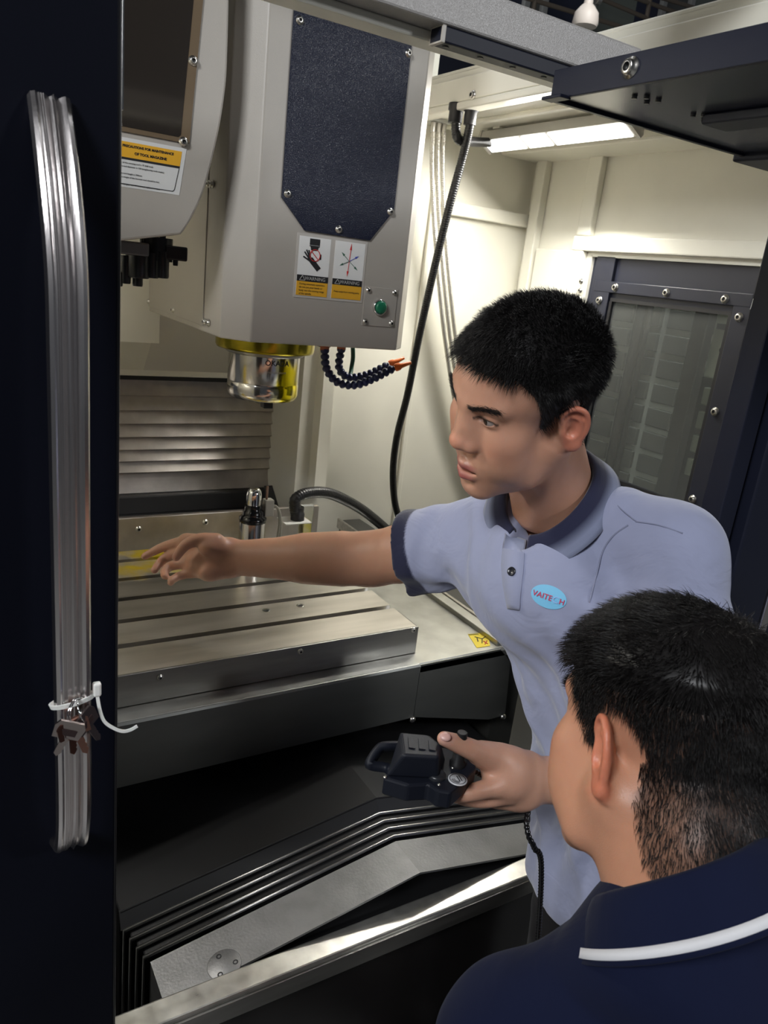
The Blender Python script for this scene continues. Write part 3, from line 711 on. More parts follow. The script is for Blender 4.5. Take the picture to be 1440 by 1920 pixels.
b.build('dowel_hole', None, wt, mats=[CHROME, DARKHOLE])

# sheet steel pan carrying the table
PT = .887
pan = thing('chip_pan', 'dull stainless sheet pan under the work table with a folded front', 'machine cover', (.4, 1.4, .76))
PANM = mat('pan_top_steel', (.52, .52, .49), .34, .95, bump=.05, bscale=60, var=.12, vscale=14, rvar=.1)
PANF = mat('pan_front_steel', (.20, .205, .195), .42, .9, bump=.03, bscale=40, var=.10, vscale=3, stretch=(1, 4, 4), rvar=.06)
b = MB(); b.prism([(1.166, PT-.006), (1.171, PT), (1.925, PT), (1.925, PT-.02), (1.166, PT-.02)], 'x', -.28, 1.125); b.build('top_sheet', PANM, pan)
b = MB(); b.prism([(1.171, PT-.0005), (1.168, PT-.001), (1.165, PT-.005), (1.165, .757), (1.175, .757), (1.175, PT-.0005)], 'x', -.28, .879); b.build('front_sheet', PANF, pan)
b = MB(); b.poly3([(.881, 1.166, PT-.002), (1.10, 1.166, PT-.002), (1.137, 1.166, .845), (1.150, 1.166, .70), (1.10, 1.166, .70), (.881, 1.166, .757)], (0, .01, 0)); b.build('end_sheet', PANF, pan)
MB().box(1.10, 1.13, 1.18, 1.925, .80, PT+.012, .002).build('side_sheet', PANM, pan)
for (u, v) in ((773, 1352), (943, 1347)): bolt(U(u, v-3, 'y', 1.164), (0, -1, 0), .0075, pan, 'button')
MB().box(-.28, 1.10, 1.30, 1.92, .70, .757).build('saddle', RUBBER, pan)
ch = MB().box(1.14, 1.215, 1.20, 2.05, .82, .895, .003).box(1.14, 1.215, 1.20, 2.05, .50, .82)
tag(ch.build('chip_channel', mat('channel_dark', (.06, .06, .055), .45, .5)), 'dark channel running back along the right side of the steel pan', 'channel')
MB().box(1.131, 1.14, 1.19, 2.05, .87, .902, .002).build('channel_edge', STEEL, bpy.data.objects['chip_channel'])

# yellow warning sticker on the pan
stp = [U(877, 1189, 'z', PT+.0005), U(915, 1186, 'z', PT+.0005), U(919, 1211, 'z', PT+.0005), U(894, 1215, 'z', PT+.0005)]
sk = MB().poly3(stp, (0, 0, .0004)).build('warning_sticker', mat('sticker_yellow', (.85, .66, .03), .45))
tag(sk, 'small yellow warning sticker on the pan corner beside the blue-grey shirt', 'sticker')
def SKP(a, c): 
    p = stp[0].lerp(stp[1], a).lerp(stp[3].lerp(stp[2], a), c); return p+Vector((0, 0, .0008))
b = MB()
for (a0, c0, a1, c1) in ((.25, .25, .6, .45), (.6, .45, .85, .3), (.6, .45, .5, .75), (.35, .3, .30, .6)): b.tube([SKP(a0, c0), SKP(a1, c1)], .0011, 5)
for i in range(9): b.tube([SKP(.03+i*.055, .03), SKP(.05+i*.055, .12)], .0006, 4)
b.build('pictogram', INK, sk)
b = MB()
for (a0, c0, a1, c1) in ((.62, .62, .85, .85), (.85, .62, .66, .85)): b.tube([SKP(a0, c0), SKP(a1, c1)], .0012, 5)
b.build('red_cross', REDINK, sk)

# ------------------------------------------------------------------ telescopic front way cover
wc = thing('way_cover', 'gable-shaped telescopic steel way cover of nested plates in front of the table', 'way cover', (.65, 1.0, .36))
WM1 = mat('way_cover_steel', (.26, .26, .265), .46, .85, bump=.35, bscale=220, var=.10, vscale=18, rvar=.05)
WM2 = mat('way_cover_dark', (.018, .018, .019), .34, .3, bump=.05, bscale=300)
WML = mat('way_cover_lip', (.34, .34, .34), .32, .95)
XL, XR_, XRG = .252, 1.06, .69
def gable(k, dz=0):
    o = .006*k; return (XL-o, .617+o*.5+dz), (XRG, .694+o*.5+dz), (XR_+o, .620+o*.5+dz)
def plate(k, y0, y1, m, name, dz=0, zb=.37):
    l, r, q = gable(k, dz)
    b = MB(); b.prism([(l[0], zb), l, r, q, (q[0], zb)], 'y', y0, y1)
    o = b.build(name, m, wc)
    md = o.modifiers.new('bevel', 'BEVEL'); md.width = .0025; md.segments = 2; md.limit_method = 'ANGLE'
    return o
l, r, q = gable(0); h_ = .004
b = MB(); b.prism([(l[0], .42), l, r, q, (q[0], .42), (q[0]-h_, .42), (q[0]-h_, q[1]-h_), (r[0], r[1]-h_), (l[0]+h_, l[1]-h_), (l[0]+h_, .42)], 'y', .833, .915); b.build('front_plate', WM1, wc)
plate(-1, .86, .912, RUBBER, 'dark_filler', -.002)  # added black block for the shade in the hollow under the front plate
for k, (y0, y1) in enumerate(((.918, .934), (.936, .952), (.954, .970), (.972, .985))):
    plate(k+1, y0+.006, y1+.25-.01*k, WM2, 'nested_plate')
    l, r, q = gable(k+1.3)
    b = MB(); b.tube([(l[0], y0+.005, .39), (l[0], y0+.005, l[1]), (r[0], y0+.005, r[1]), (q[0], y0+.005, q[1]), (q[0], y0+.005, .39)], .0035, 8); b.build('edge_lip', WML, wc)
top = plate(5, .992, 1.29, WM2, 'rear_plate', .022)
l, r, q = gable(5)
b = MB(); b.poly3([(l[0], .978, l[1]-.002), (r[0], .978, r[1]-.002), (r[0], .994, r[1]+.0225), (l[0], .994, l[1]+.0225)], (0, .004, -.002)); b.poly3([(r[0], .978, r[1]-.002), (q[0], .978, q[1]-.002), (q[0], .994, q[1]+.0225), (r[0], .994, r[1]+.0225)], (0, .004, -.002))
b.build('rear_chamfer', mat('way_cover_mid', (.10, .10, .10), .36, .7), wc)
# round inspection disc with three screws on the front plate
def slope_z(x): return .617+(.694-.617)*(x-XL)/(XRG-XL)
nrm = Vector((-(.694-.617), 0, XRG-XL)).normalized()
dc = U(421, 1803, 'z', .64); dc = Vector((dc.x, min(dc.y, .890), slope_z(dc.x)))
dk = MB().lathe([(.0262, 0), (.0262, .0008), (.0255, .0012), (.0001, .0012)], TM(dc, nrm), 40).build('cover_disc', WM1, wc)
for a in (70, 190, 320):
    v = zrot(nrm) @ Vector((.017*math.cos(math.radians(a)), .017*math.sin(math.radians(a)), .001))
    b = MB(); b.lathe([(.0042, 0), (.0042, .0006), (.0022, .0006), (.0022, -.0002), (.0001, -.0002)], TM(dc+v, nrm), 14); b.build('screw', BLACK, dk)

# ------------------------------------------------------------------ tool setter on the table
tsx = U(468, 1068, 'z', ZT)
ts = thing('tool_setter', 'silver and black cylindrical tool setter standing on the table behind the arm', 'tool setter', tuple(tsx))
T = Matrix.Translation((tsx.x, tsx.y, ZT))
tt = tsx.y/ray(468, 1068)[1]
k = tt/F_PX
def hz(v): return (CAM[2]+ray(468, v)[2]*(tsx.y/ray(468, v)[1]))-ZT
MB().lathe([(24*k, 0), (24*k, hz(978)), (23*k, hz(976))], T, 36).build('body', oil, ts)
MB().lathe([(24*k, hz(978)), (25*k, hz(974)), (25*k, hz(970)), (20*k, hz(966)), (19*k, hz(964)), (19*k, hz(958)), (16*k, hz(956)), (16*k, hz(946))], T, 30).build('black_collar', BLACKG, ts)
MB().lathe([(14*k, hz(946)), (14*k, hz(928)), (12*k, hz(921)), (9*k, hz(917)), (8*k, hz(916)), (0.0001, hz(915.5))], T, 30).build('contact_head', CHROME, ts)
p = Vector((tsx.x, tsx.y, ZT))
MB().box(p.x+.026, p.x+.048, p.y-.012, p.y+.012, ZT+hz(968), ZT+hz(938), .002).build('connector', mat('connector_grey', (.40, .39, .34), .5), ts)
MB().lathe([(.003, 0), (.003, .035), (.0015, .036)], Matrix.Translation((p.x+.032, p.y, ZT+hz(940))), 10).build('feeler_pin', mat('pin_bronze', (.25, .16, .12), .4, .8), ts)

br = thing('conduit_bracket', 'small white bracket with yellow grease holding the black conduit end', 'bracket', tuple(U(560, 1020, 'z', ZT)))
BY = 1.72
def B(u, v, y=BY): return U(u, v, 'y', y)
zbr = B(558, 974).z
a = B(528, 970); c = B(576, 975)
WGM = mat('white_greased', (.74, .72, .62), .4, col2=(.80, .70, .02), vscale=14)
MB().box(a.x, c.x, BY-.03, BY+.03, zbr-.003, zbr, .001).build('shelf', mat('bracket_white', (.75, .74, .70), .4), br)
MB().box(c.x-.022, c.x, BY-.028, BY-.025, ZT, zbr, .0005).build('leg', WGM, br)
MB().box(c.x-.002, c.x, BY-.028, BY+.03, ZT, zbr, .0005).build('flange', WGM, br)
MB().box(c.x-.02, c.x+.05, BY-.03, BY+.05, ZT, ZT+.004, .0005).build('foot', WGM, br)
bolt((c.x+.035, BY-.005, ZT+.004), (0, 0, 1), .010, br, 'socket')
MB().box(c.x+.004, c.x+.045, BY+.055, BY+.06, ZT, ZT+.10, .004).build('clear_tab', mat('clear_plastic', (.72, .73, .70), .2), br)
for (w0, r) in ((0, .0032), (.010, .0036)):
    pp = [(p.x+.046, p.y, ZT+hz(950)-w0*.6), (p.x+.060, p.y-.005, ZT+hz(955)), (p.x+.070+w0*.3, p.y, ZT+hz(985)), (p.x+.078+w0, p.y+.02, ZT+.025-w0*.4), (a.x+.045+w0*.5, BY-.01, ZT+.020), (a.x+.055+w0*.4, BY, zbr-.02), (a.x+.052, BY, zbr)]
    tag(MB().tube(spline(pp, 40), r, 8).build('sensor_cable', mat('cable_grey', (.30, .29, .24), .4)), 'thin grey cable looping from the tool setter to the white bracket'+(' (the inner, thinner one)' if w0 == 0 else ' (the outer, thicker one)'), 'cable')

def corrugated(name, pts, r, pitch, m, label, cat='conduit', depth=.08, n=14, group=None):
    P = spline(pts, 80); L = [0]
    for i in range(1, len(P)): L.append(L[-1]+(P[i]-P[i-1]).length)
    N = int(L[-1]/pitch*4); Q = []; j = 0
    for k in range(N+1):
        s = L[-1]*k/N
        while j < len(L)-2 and L[j+1] < s: j += 1
        Q.append(P[j].lerp(P[j+1], (s-L[j])/max(1e-9, L[j+1]-L[j])))
    f = lambda t: 1-depth*(.5+.5*math.cos(2*math.pi*t*N/4))
    o = MB().tube(Q, r, n, rfun=f).build(name, m)
    return tag(o, label, cat, group)
CONM = mat('conduit_black', (.014, .014, .015), .32)
g0 = Vector((B(558, 965).x, BY, zbr))
c1 = [g0, B(553, 950), B(556, 934), B(580, 924, 1.73), B(620, 926, 1.76), B(670, 950, 1.82), B(710, 980, 1.88), B(745, 1012, 1.93), B(800, 1058, 2.0), B(812, 1100, 2.02)]
corrugated('flexible_conduit', c1, .0155, .0065, CONM, 'thick black corrugated conduit arching from the white bracket to the right')
MB().lathe([(.019, -.004), (.019, .018), (.0165, .02), (.0165, .035)], Matrix.Translation(g0), 8).build('gland', BLACK, bpy.data.objects['flexible_conduit'])
tag(MB().poly3([(1.295, 2.02, .79), (1.40, 2.02, .79), (1.40, 2.02, .855), (1.33, 2.02, .855)], (0, .05, 0)).build('conduit_clamp', BLACK), 'small dark clamp on the back wall where the black conduits meet', 'clamp')

# hoses from the ceiling
def hpts(l): return [U(u, v, 'y', y) for (u, v, y) in l]
top1 = U(884, 205, 'x', 1.235)
yA = top1.y
corrugated('flexible_conduit', hpts([(884, 200, yA), (881, 235, yA), (866, 300, 1.80), (843, 385, 1.82), (815, 500, 1.86), (786, 630, 1.90), (764, 740, 1.94), (745, 815, 1.97), (737, 880, 2.0), (740, 940, 2.02), (752, 985, 2.03), (760, 1030, 2.04)]), .0115, .006, CONM, 'long thin black conduit hanging from the ceiling down the back corner')
MB().lathe([(.016, -.05), (.016, -.02), (.020, -.018), (.020, 0), (.014, .002)], Matrix.Translation((top1.x, top1.y, 2.10)), 12).build('gland', BLACK, bpy.data.objects['flexible_conduit.001'])
y2 = yA+.04
pA = U(856, 205, 'y', y2)
corrugated('flexible_conduit', [Vector((pA.x, y2, 2.10))]+hpts([(855, 245, y2), (862, 263, y2), (885, 266, y2+.06), (918, 267, 1.93)]), .0125, .006, CONM, 'short bent black conduit from the ceiling to the end of the work lamp')
MB().lathe([(.018, -.045), (.018, -.018), (.021, -.016), (.021, 0)], Matrix.Translation((pA.x, y2, 2.10)), 12).build('gland', BLACK, bpy.data.objects['flexible_conduit.002'])
BRA = mat('braided_steel', (.62, .60, .54), .35, .8)
hm = thing('hose_manifold', 'grey hose manifold block under the ceiling behind the spindle head', 'manifold', (1.2, 1.98, 2.04))
mf = [U(806, 213, 'y', 1.98), U(840, 235, 'y', 1.98)]
MB().box(mf[0].x, mf[1].x, 1.96, 2.04, mf[1].z, mf[0].z+.02, .004).build('block', mat('manifold_grey', (.5, .5, .46), .4, .6), hm)
for i, du in enumerate((-10, 0, 10)):
    p = U(823+du, 233, 'y', 1.98)
    MB().lathe([(.008, -.02), (.008, .005)], Matrix.Translation(p), 8).build('fitting', BOLT, hm)
    e = du*1.0
    corrugated('braided_hose', hpts([(823+du, 234, 1.98), (820+e, 300, 1.985), (823+e, 400, 1.99), (832+e, 520, 2.0), (845+e, 640, 2.01), (866+e, 770, 2.02), (890+e, 870, 2.03), (915+e, 950, 2.04), (928+e, 1000, 2.045)]), .0074, .005, BRA,
               'braided steel hose down the back wall behind the standing man, ' + ('left one of three', 'middle one of three', 'right one of three')[i], 'hose', .12, 10, 'braided hoses on the back wall')

# ------------------------------------------------------------------ work lamp under the ceiling
wl_ = thing('work_lamp', 'bright white LED work lamp bar under the enclosure ceiling', 'lamp', (1.45, 1.68, 2.08))
LX = 1.45; ly0, ly1 = 1.40, 1.96; lz = 2.06
EM = bpy.data.materials.new('led_window'); EM.use_nodes = True; pb = EM.node_tree.nodes['Principled BSDF']
pb.inputs['Base Color'].default_value = (.9, .9, .9, 1); pb.inputs['Emission Color'].default_value = (1, .98, .93, 1); pb.inputs['Emission Strength'].default_value = 5
HSM = mat('lamp_housing', (.50, .49, .46), .4, .4)
cap_ = [(LX-.029, lz+.002), (LX-.023, lz+.030), (LX+.023, lz+.030), (LX+.029, lz-.018), (LX+.022, lz-.026)]
b = MB(); b.prism([(LX-.026, lz+.002), (LX-.021, lz+.027), (LX+.021, lz+.027), (LX+.026, lz-.018), (LX+.021, lz-.022)], 'y', ly0+.004, ly1-.004); b.build('housing', HSM, wl_)
for (y0_, y1_) in ((ly0-.006, ly0+.004), (ly1-.004, ly1+.006)): b = MB(); b.prism(cap_, 'y', y0_, y1_); b.build('end_cap', HSM, wl_)
fa, fb = Vector((LX-.0225, 0, lz-.0005)), Vector((LX+.0175, 0, lz-.021)); nn = Vector((-(fa.z-fb.z), 0, -(fb.x-fa.x))).normalized()
for (s0, s1) in ((.025, .30), (.325, .49), (.515, .975)):
    y0_ = ly1-(ly1-ly0)*s0; y1_ = ly1-(ly1-ly0)*s1
    b = MB(); b.poly3([Vector((fa.x, y0_, fa.z)), Vector((fb.x, y0_, fb.z)), Vector((fb.x, y1_, fb.z)), Vector((fa.x, y1_, fa.z))], nn*.002); b.build('led_window', EM, wl_)
for s in (0, 1): MB().box(LX-.02, LX+.02, (ly0+.05, ly1-.08)[s], (ly0+.08, ly1-.05)[s], lz+.03, 2.096).build('mount', CREAM, wl_)
area('work_lamp_light', (LX-.012, (ly0+ly1)/2, lz-.045), (LX-.012-.5, (ly0+ly1)/2, lz-1.05), .06, 11, (1.0, .97, .90), .52)
bpy.data.objects['work_lamp_light'].parent = wl_; bpy.data.objects['work_lamp_light'].matrix_parent_inverse = WM[wl_.name].inverted()
lo = bpy.data.objects['work_lamp_light']

# ------------------------------------------------------------------ hand-held pendant
ZP = 1.10
hw = thing('handwheel_pendant', 'black hand-held control pendant with a round white sticker in the man\'s hand', 'control pendant', tuple(U(800, 1440, 'z', ZP-.03)))
PB = mat('pendant_black', (.008, .010, .017), .5, bump=.12, bscale=700, spec=.3)
pz = lambda l, z: [U(u, v, 'z', z) for u, v in l]
out = pz([(718, 1458), (748, 1425), (800, 1400), (850, 1402), (885, 1418), (894, 1438), (872, 1462), (846, 1486), (820, 1482), (803, 1470), (765, 1472)], ZP)
b = MB(); b.poly3(out, (0, 0, -.024)); o = b.build('body', PB, hw); md = o.modifiers.new('bevel', 'BEVEL'); md.width = .003; md.segments = 2
tp = pz([(749, 1371), (804, 1377), (829, 1398), (824, 1420), (755, 1416)], ZP+.034)
bt = pz([(745, 1412), (815, 1406), (836, 1425), (822, 1462), (722, 1457)], ZP)
b = MB(); n = len(tp); b.add(bt+tp, [tuple(range(n-1, -1, -1)), tuple(range(n, 2*n))]+[(k, (k+1) % n, (k+1) % n+n, k+n) for k in range(n)])
o = b.build('raised_housing', PB, hw); md = o.modifiers.new('bevel', 'BEVEL'); md.width = .004; md.segments = 3
for i in range(3):
    q = pz([(765+i*19, 1383+i*3), (777+i*19, 1385+i*3), (779+i*19, 1404+i*2), (767+i*19, 1402+i*2)], ZP+.035); b = MB(); b.poly3(q, (0, 0, .0006)); b.build('key_pad', PB, hw)
lpp = [U(752, 1400, 'z', ZP+.012), U(728, 1400, 'z', ZP+.014), U(712, 1404, 'z', ZP+.012), U(694, 1430, 'z', ZP), U(700, 1436, 'z', ZP-.004), U(724, 1440, 'z', ZP-.006), U(735, 1448, 'z', ZP-.004)]
b = MB(); b.tube(spline(lpp, 30), 1, sect=[(.003, -.006), (.003, .006), (-.003, .006), (-.003, -.006)]); b.build('hook', PB, hw)
kp = U(857, 1434, 'z', ZP); b = MB(); b.lathe([(.0100, 0), (.0100, .004), (.0078, .006), (.0066, .044), (.0058, .047)], Matrix.Translation(kp), 24); b.build('crank_knob', mat('knob_black', (.012, .012, .013), .45, spec=.3), hw)
q = U(818, 1455, 'z', ZP); b = MB(); b.lathe([(.0115, 0), (.0115, .003), (.0095, .005), (.0001, .005)], Matrix.Translation(q), 28); b.build('selector_cap', mat('cap_black', (.02, .022, .026), .3), hw)
q = U(858, 1462, 'z', ZP+.0006); sk2 = MB().lathe([(.0118, 0), (.0118, .0008), (.0001, .0008)], Matrix.Translation(q), 32).build('round_sticker', mat('sticker_grey', (.55, .56, .58), .4), hw)
b = MB()
for r, a0, a1 in ((.0098, 0, 360), (.006, 150, 260), (.0042, 150, 280), (.0076, 160, 250)):
    b.tube([q+Vector((r*math.cos(math.radians(a0+(a1-a0)*t/16)), r*math.sin(math.radians(a0+(a1-a0)*t/16)), .0012)) for t in range(17)], .0004, 5)
for dx in (0, .003): b.tube([q+Vector((dx, -.005, .0012)), q+Vector((dx+.002, .005, .0012))], .0006, 5)
b.build('emblem', INK, sk2)
for (u, v) in ((719, 1459), (753, 1418), (820, 1473), (846, 1441)):
    b = MB(); b.lathe([(.0022, 0), (.0018, .001), (.0001, .001)], Matrix.Translation(U(u+3, v-2, 'z', ZP+.0003)), 10); b.build('screw', BOLT, hw)
cbp = [U(880, 1440, 'z', ZP-.026), UT(930, 1470, 1.02), UT(985, 1505, 1.01), UT(987, 1545, .99), UT(992, 1570, .985), UT(1002, 1590, .99), UT(1015, 1640, 1.02), UT(1000, 1900, 1.15)]
corrugated('pendant_cable', cbp, .0042, .006, BLACKG, 'black coiled pendant cable hanging in front of the blue-grey shirt', 'cable', .25, 8)

# ================================================================== sculpting: signed distance fields meshed by surface nets
class SDF:
    def __init__(s, lo, hi, h):
        s.lo = np.array(lo, float); s.h = h
        s.n = np.ceil((np.array(hi, float)-s.lo)/h).astype(int)+1
        s.d = np.full(tuple(s.n), 1e3, np.float32)
        s.ax = [(s.lo[i]+h*np.arange(s.n[i])).astype(np.float32) for i in range(3)]
    def _blk(s, lo, hi):
        a = np.maximum(0, np.floor((np.array(lo)-s.lo)/s.h).astype(int)); b = np.minimum(s.n, np.ceil((np.array(hi)-s.lo)/s.h).astype(int)+1)
        if np.any(b <= a): return None
        sl = tuple(slice(a[i], b[i]) for i in range(3))
        return sl, s.ax[0][sl[0]][:, None, None], s.ax[1][sl[1]][None, :, None], s.ax[2][sl[2]][None, None, :]
    def _put(s, sl, p, k, op):
        d = s.d[sl]
        if op == 'add':
            if k > 0:
                h = np.maximum(k-np.abs(d-p), 0)/k; r = np.minimum(d, p)-h*h*k*.25
            else: r = np.minimum(d, p)
        elif op == 'sub':
            q = -p
            if k > 0:
                h = np.maximum(k-np.abs(d-q), 0)/k; r = np.maximum(d, q)+h*h*k*.25
            else: r = np.maximum(d, q)
        else:
            r = np.maximum(d, p)
        s.d[sl] = r
    def ell(s, c, r, k=.01, R=None, op='add'):
        c = np.array(c, float); r = np.array(r, float); m = max(r)*1.05+k+4*s.h
        B = s._blk(c-m, c+m)
        if B is None: return s
        sl, x, y, z = B; x = x-c[0]; y = y-c[1]; z = z-c[2]
        if R is not None:
            R = np.array(R); x, y, z = (R[0, i]*x+R[1, i]*y+R[2, i]*z for i in range(3))
        k0 = np.sqrt((x/r[0])**2+(y/r[1])**2+(z/r[2])**2); k1 = np.sqrt((x/r[0]**2)**2+(y/r[1]**2)**2+(z/r[2]**2)**2)+1e-9
        s._put(sl, k0*(k0-1)/k1, k, op); return s
    def cap(s, a, b, ra, rb=None, k=.01, op='add', flat=None):
        """tapered capsule; flat=(axis direction, factor) squeezes the section along that direction"""
        a = np.array(a, float); b = np.array(b, float); rb = ra if rb is None else rb; R = max(ra, rb); m = R*(1.0 if flat is None else max(1, flat[1]))+k+4*s.h
        B = s._blk(np.minimum(a, b)-m, np.maximum(a, b)+m)
        if B is None: return s
        sl, x, y, z = B; x = x-a[0]; y = y-a[1]; z = z-a[2]; ba = b-a; L2 = ba@ba+1e-12
        t = np.clip((x*ba[0]+y*ba[1]+z*ba[2])/L2, 0, 1)
        x = x-t*ba[0]; y = y-t*ba[1]; z = z-t*ba[2]
        if flat is not None:
            f = np.array(flat[0], float); f /= np.linalg.norm(f); q = (x*f[0]+y*f[1]+z*f[2])*(1/flat[1]-1)
            x = x+q*f[0]; y = y+q*f[1]; z = z+q*f[2]
        s._put(sl, np.sqrt(x*x+y*y+z*z)-(ra+(rb-ra)*t), k, op); return s
    def chain(s, pts, rs, k=.01, op='add', flat=None, fine=0):
        """one tapered tube through the points (no bulges where the pieces meet)"""
        pts = np.array(pts, float); rs = np.array(rs, float)
        if fine:
            q = np.array([list(p) for p in spline([tuple(p) for p in pts], fine*(len(pts)-1))])
            rs = np.interp(np.linspace(0, 1, len(q)), np.linspace(0, 1, len(rs)), rs); pts = q
        m = rs.max()*(1 if flat is None else max(1, flat[1]))+k+4*s.h
        B = s._blk(pts.min(0)-m, pts.max(0)+m)
        if B is None: return s
        sl, X, Y, Z = B; out = None
        for i in range(len(pts)-1):
            a, b = pts[i], pts[i+1]; ba = b-a; L2 = ba@ba+1e-12; x, y, z = X-a[0], Y-a[1], Z-a[2]
            t = np.clip((x*ba[0]+y*ba[1]+z*ba[2])/L2, 0, 1); x = x-t*ba[0]; y = y-t*ba[1]; z = z-t*ba[2]
            if flat is not None:
                f = np.array(flat[0], float); f /= np.linalg.norm(f); q = (x*f[0]+y*f[1]+z*f[2])*(1/flat[1]-1); x = x+q*f[0]; y = y+q*f[1]; z = z+q*f[2]
            d = np.sqrt(x*x+y*y+z*z)-(rs[i]+(rs[i+1]-rs[i])*t); out = d if out is None else np.minimum(out, d)
        s._put(sl, out.astype(np.float32), k, op); return s
    def plane(s, p, n):
        """cut away everything on the side n points to"""
        n = np.array(n, float); n /= np.linalg.norm(n); p = np.array(p, float)
        q = (s.ax[0]-p[0])[:, None, None]*n[0]+(s.ax[1]-p[1])[None, :, None]*n[1]+(s.ax[2]-p[2])[None, None, :]*n[2]
        s.d = np.maximum(s.d, q.astype(np.float32)); return s
    def disp(s, fn):
        X, Y, Z = np.meshgrid(*s.ax, indexing='ij'); s.d = s.d+fn(X, Y, Z).astype(np.float32); return s
    def mesh(s, smooth=1):
        d = np.clip(s.d, -4*s.h, 4*s.h)
        d[0], d[-1] = s.h, s.h; d[:, 0], d[:, -1] = s.h, s.h; d[:, :, 0], d[:, :, -1] = s.h, s.h
        neg = d < 0
        cnt = np.zeros(tuple(s.n-1), np.int8)
        for i in (0, 1):
            for j in (0, 1):
                for k in (0, 1): cnt += neg[i:s.n[0]-1+i, j:s.n[1]-1+j, k:s.n[2]-1+k]
        act = (cnt > 0) & (cnt < 8); I, J, K = np.nonzero(act); N = len(I)
        idx = np.full(act.shape, -1, np.int64); idx[I, J, K] = np.arange(N)
        acc = np.zeros((N, 3)); num = np.zeros(N)
        cs = [(i, j, k) for i in (0, 1) for j in (0, 1) for k in (0, 1)]
        val = {c: d[I+c[0], J+c[1], K+c[2]] for c in cs}
        for c in cs:
            for a in range(3):
                if c[a] == 0:
                    e = list(c); e[a] = 1; e = tuple(e); v0, v1 = val[c], val[e]; m = (v0 < 0) != (v1 < 0)
                    t = np.where(m, v0/np.where(m, v0-v1, 1), 0)
                    for q in range(3): acc[:, q] += np.where(m, c[q]+(t if q == a else 0), 0)
                    num += m
        V = acc/num[:, None]+np.stack([I, J, K], 1)
        F = []
        for a in range(3):
            b, c = (a+1) % 3, (a+2) % 3
            sa = [slice(1, s.n[q]-1) for q in range(3)]; sa[a] = slice(0, s.n[a]-1)
            sb = list(sa); sb[a] = slice(1, s.n[a])
            m = neg[tuple(sa)] != neg[tuple(sb)]; P = np.stack(np.nonzero(m), 1)
            off = np.ones(3, int); off[a] = 0; P = P+off
            flip = neg[tuple(sa)][m]
            def at(db, dc):
                q = P.copy(); q[:, b] -= db; q[:, c] -= dc; return idx[q[:, 0], q[:, 1], q[:, 2]]
            q = np.stack([at(1, 1), at(0, 1), at(0, 0), at(1, 0)], 1)
            q[~flip] = q[~flip][:, ::-1]; F.append(q)
        F = np.concatenate(F); F = F[(F >= 0).all(1)]
        V = V*s.h+s.lo
        for _ in range(smooth): V = lap(V, F)
        return V, F
def lap(V, F, w=.5):
    E = np.concatenate([F[:, [0, 1]], F[:, [1, 2]], F[:, [2, 3]], F[:, [3, 0]]])
    S = np.zeros_like(V); n = np.zeros(len(V))
    for q in range(3):
        S[:, q] = np.bincount(E[:, 0], V[E[:, 1], q], len(V))+np.bincount(E[:, 1], V[E[:, 0], q], len(V))
    n = np.bincount(E[:, 0], minlength=len(V))+np.bincount(E[:, 1], minlength=len(V))
    return V*(1-w)+w*S/np.maximum(n, 1)[:, None]
def vnorm(V, F):
    n = np.cross(V[F[:, 2]]-V[F[:, 0]], V[F[:, 3]]-V[F[:, 1]]); N = np.zeros_like(V)
    for c in range(4):
        for q in range(3): N[:, q] += np.bincount(F[:, c], n[:, q], len(V))
    return N/(np.linalg.norm(N, axis=1)[:, None]+1e-12)
def np_mesh(name, V, F, col=None):
    me = bpy.data.meshes.new(name); k = F.shape[1]
    me.vertices.add(len(V)); me.vertices.foreach_set('co', np.ascontiguousarray(V, np.float32).ravel())
    me.loops.add(F.size); me.loops.foreach_set('vertex_index', np.ascontiguousarray(F, np.int32).ravel())
    me.polygons.add(len(F)); me.polygons.foreach_set('loop_start', np.arange(0, F.size, k, dtype=np.int32))
    me.update(calc_edges=True); me.polygons.foreach_set('use_smooth', np.ones(len(F), bool))
    if col is not None:
        a = me.color_attributes.new('tint', 'FLOAT_COLOR', 'POINT'); c4 = np.ones((len(V), 4), np.float32); c4[:, :3] = col; a.data.foreach_set('color', c4.ravel())
    me.update(); return me
def join_np(parts):
    Vs, Fs, Cs, n = [], [], [], 0
    for V, F, C in parts: Vs.append(V); Fs.append(F+n); Cs.append(C); n += len(V)
    return np.concatenate(Vs), np.concatenate(Fs), np.concatenate(Cs)
def sstep(a, b, x):
    t = np.clip((x-a)/(b-a), 0, 1); return t*t*(3-2*t)
def gau(V, c, r): return np.exp(-(((V-np.array(c))/np.array(r))**2).sum(1))

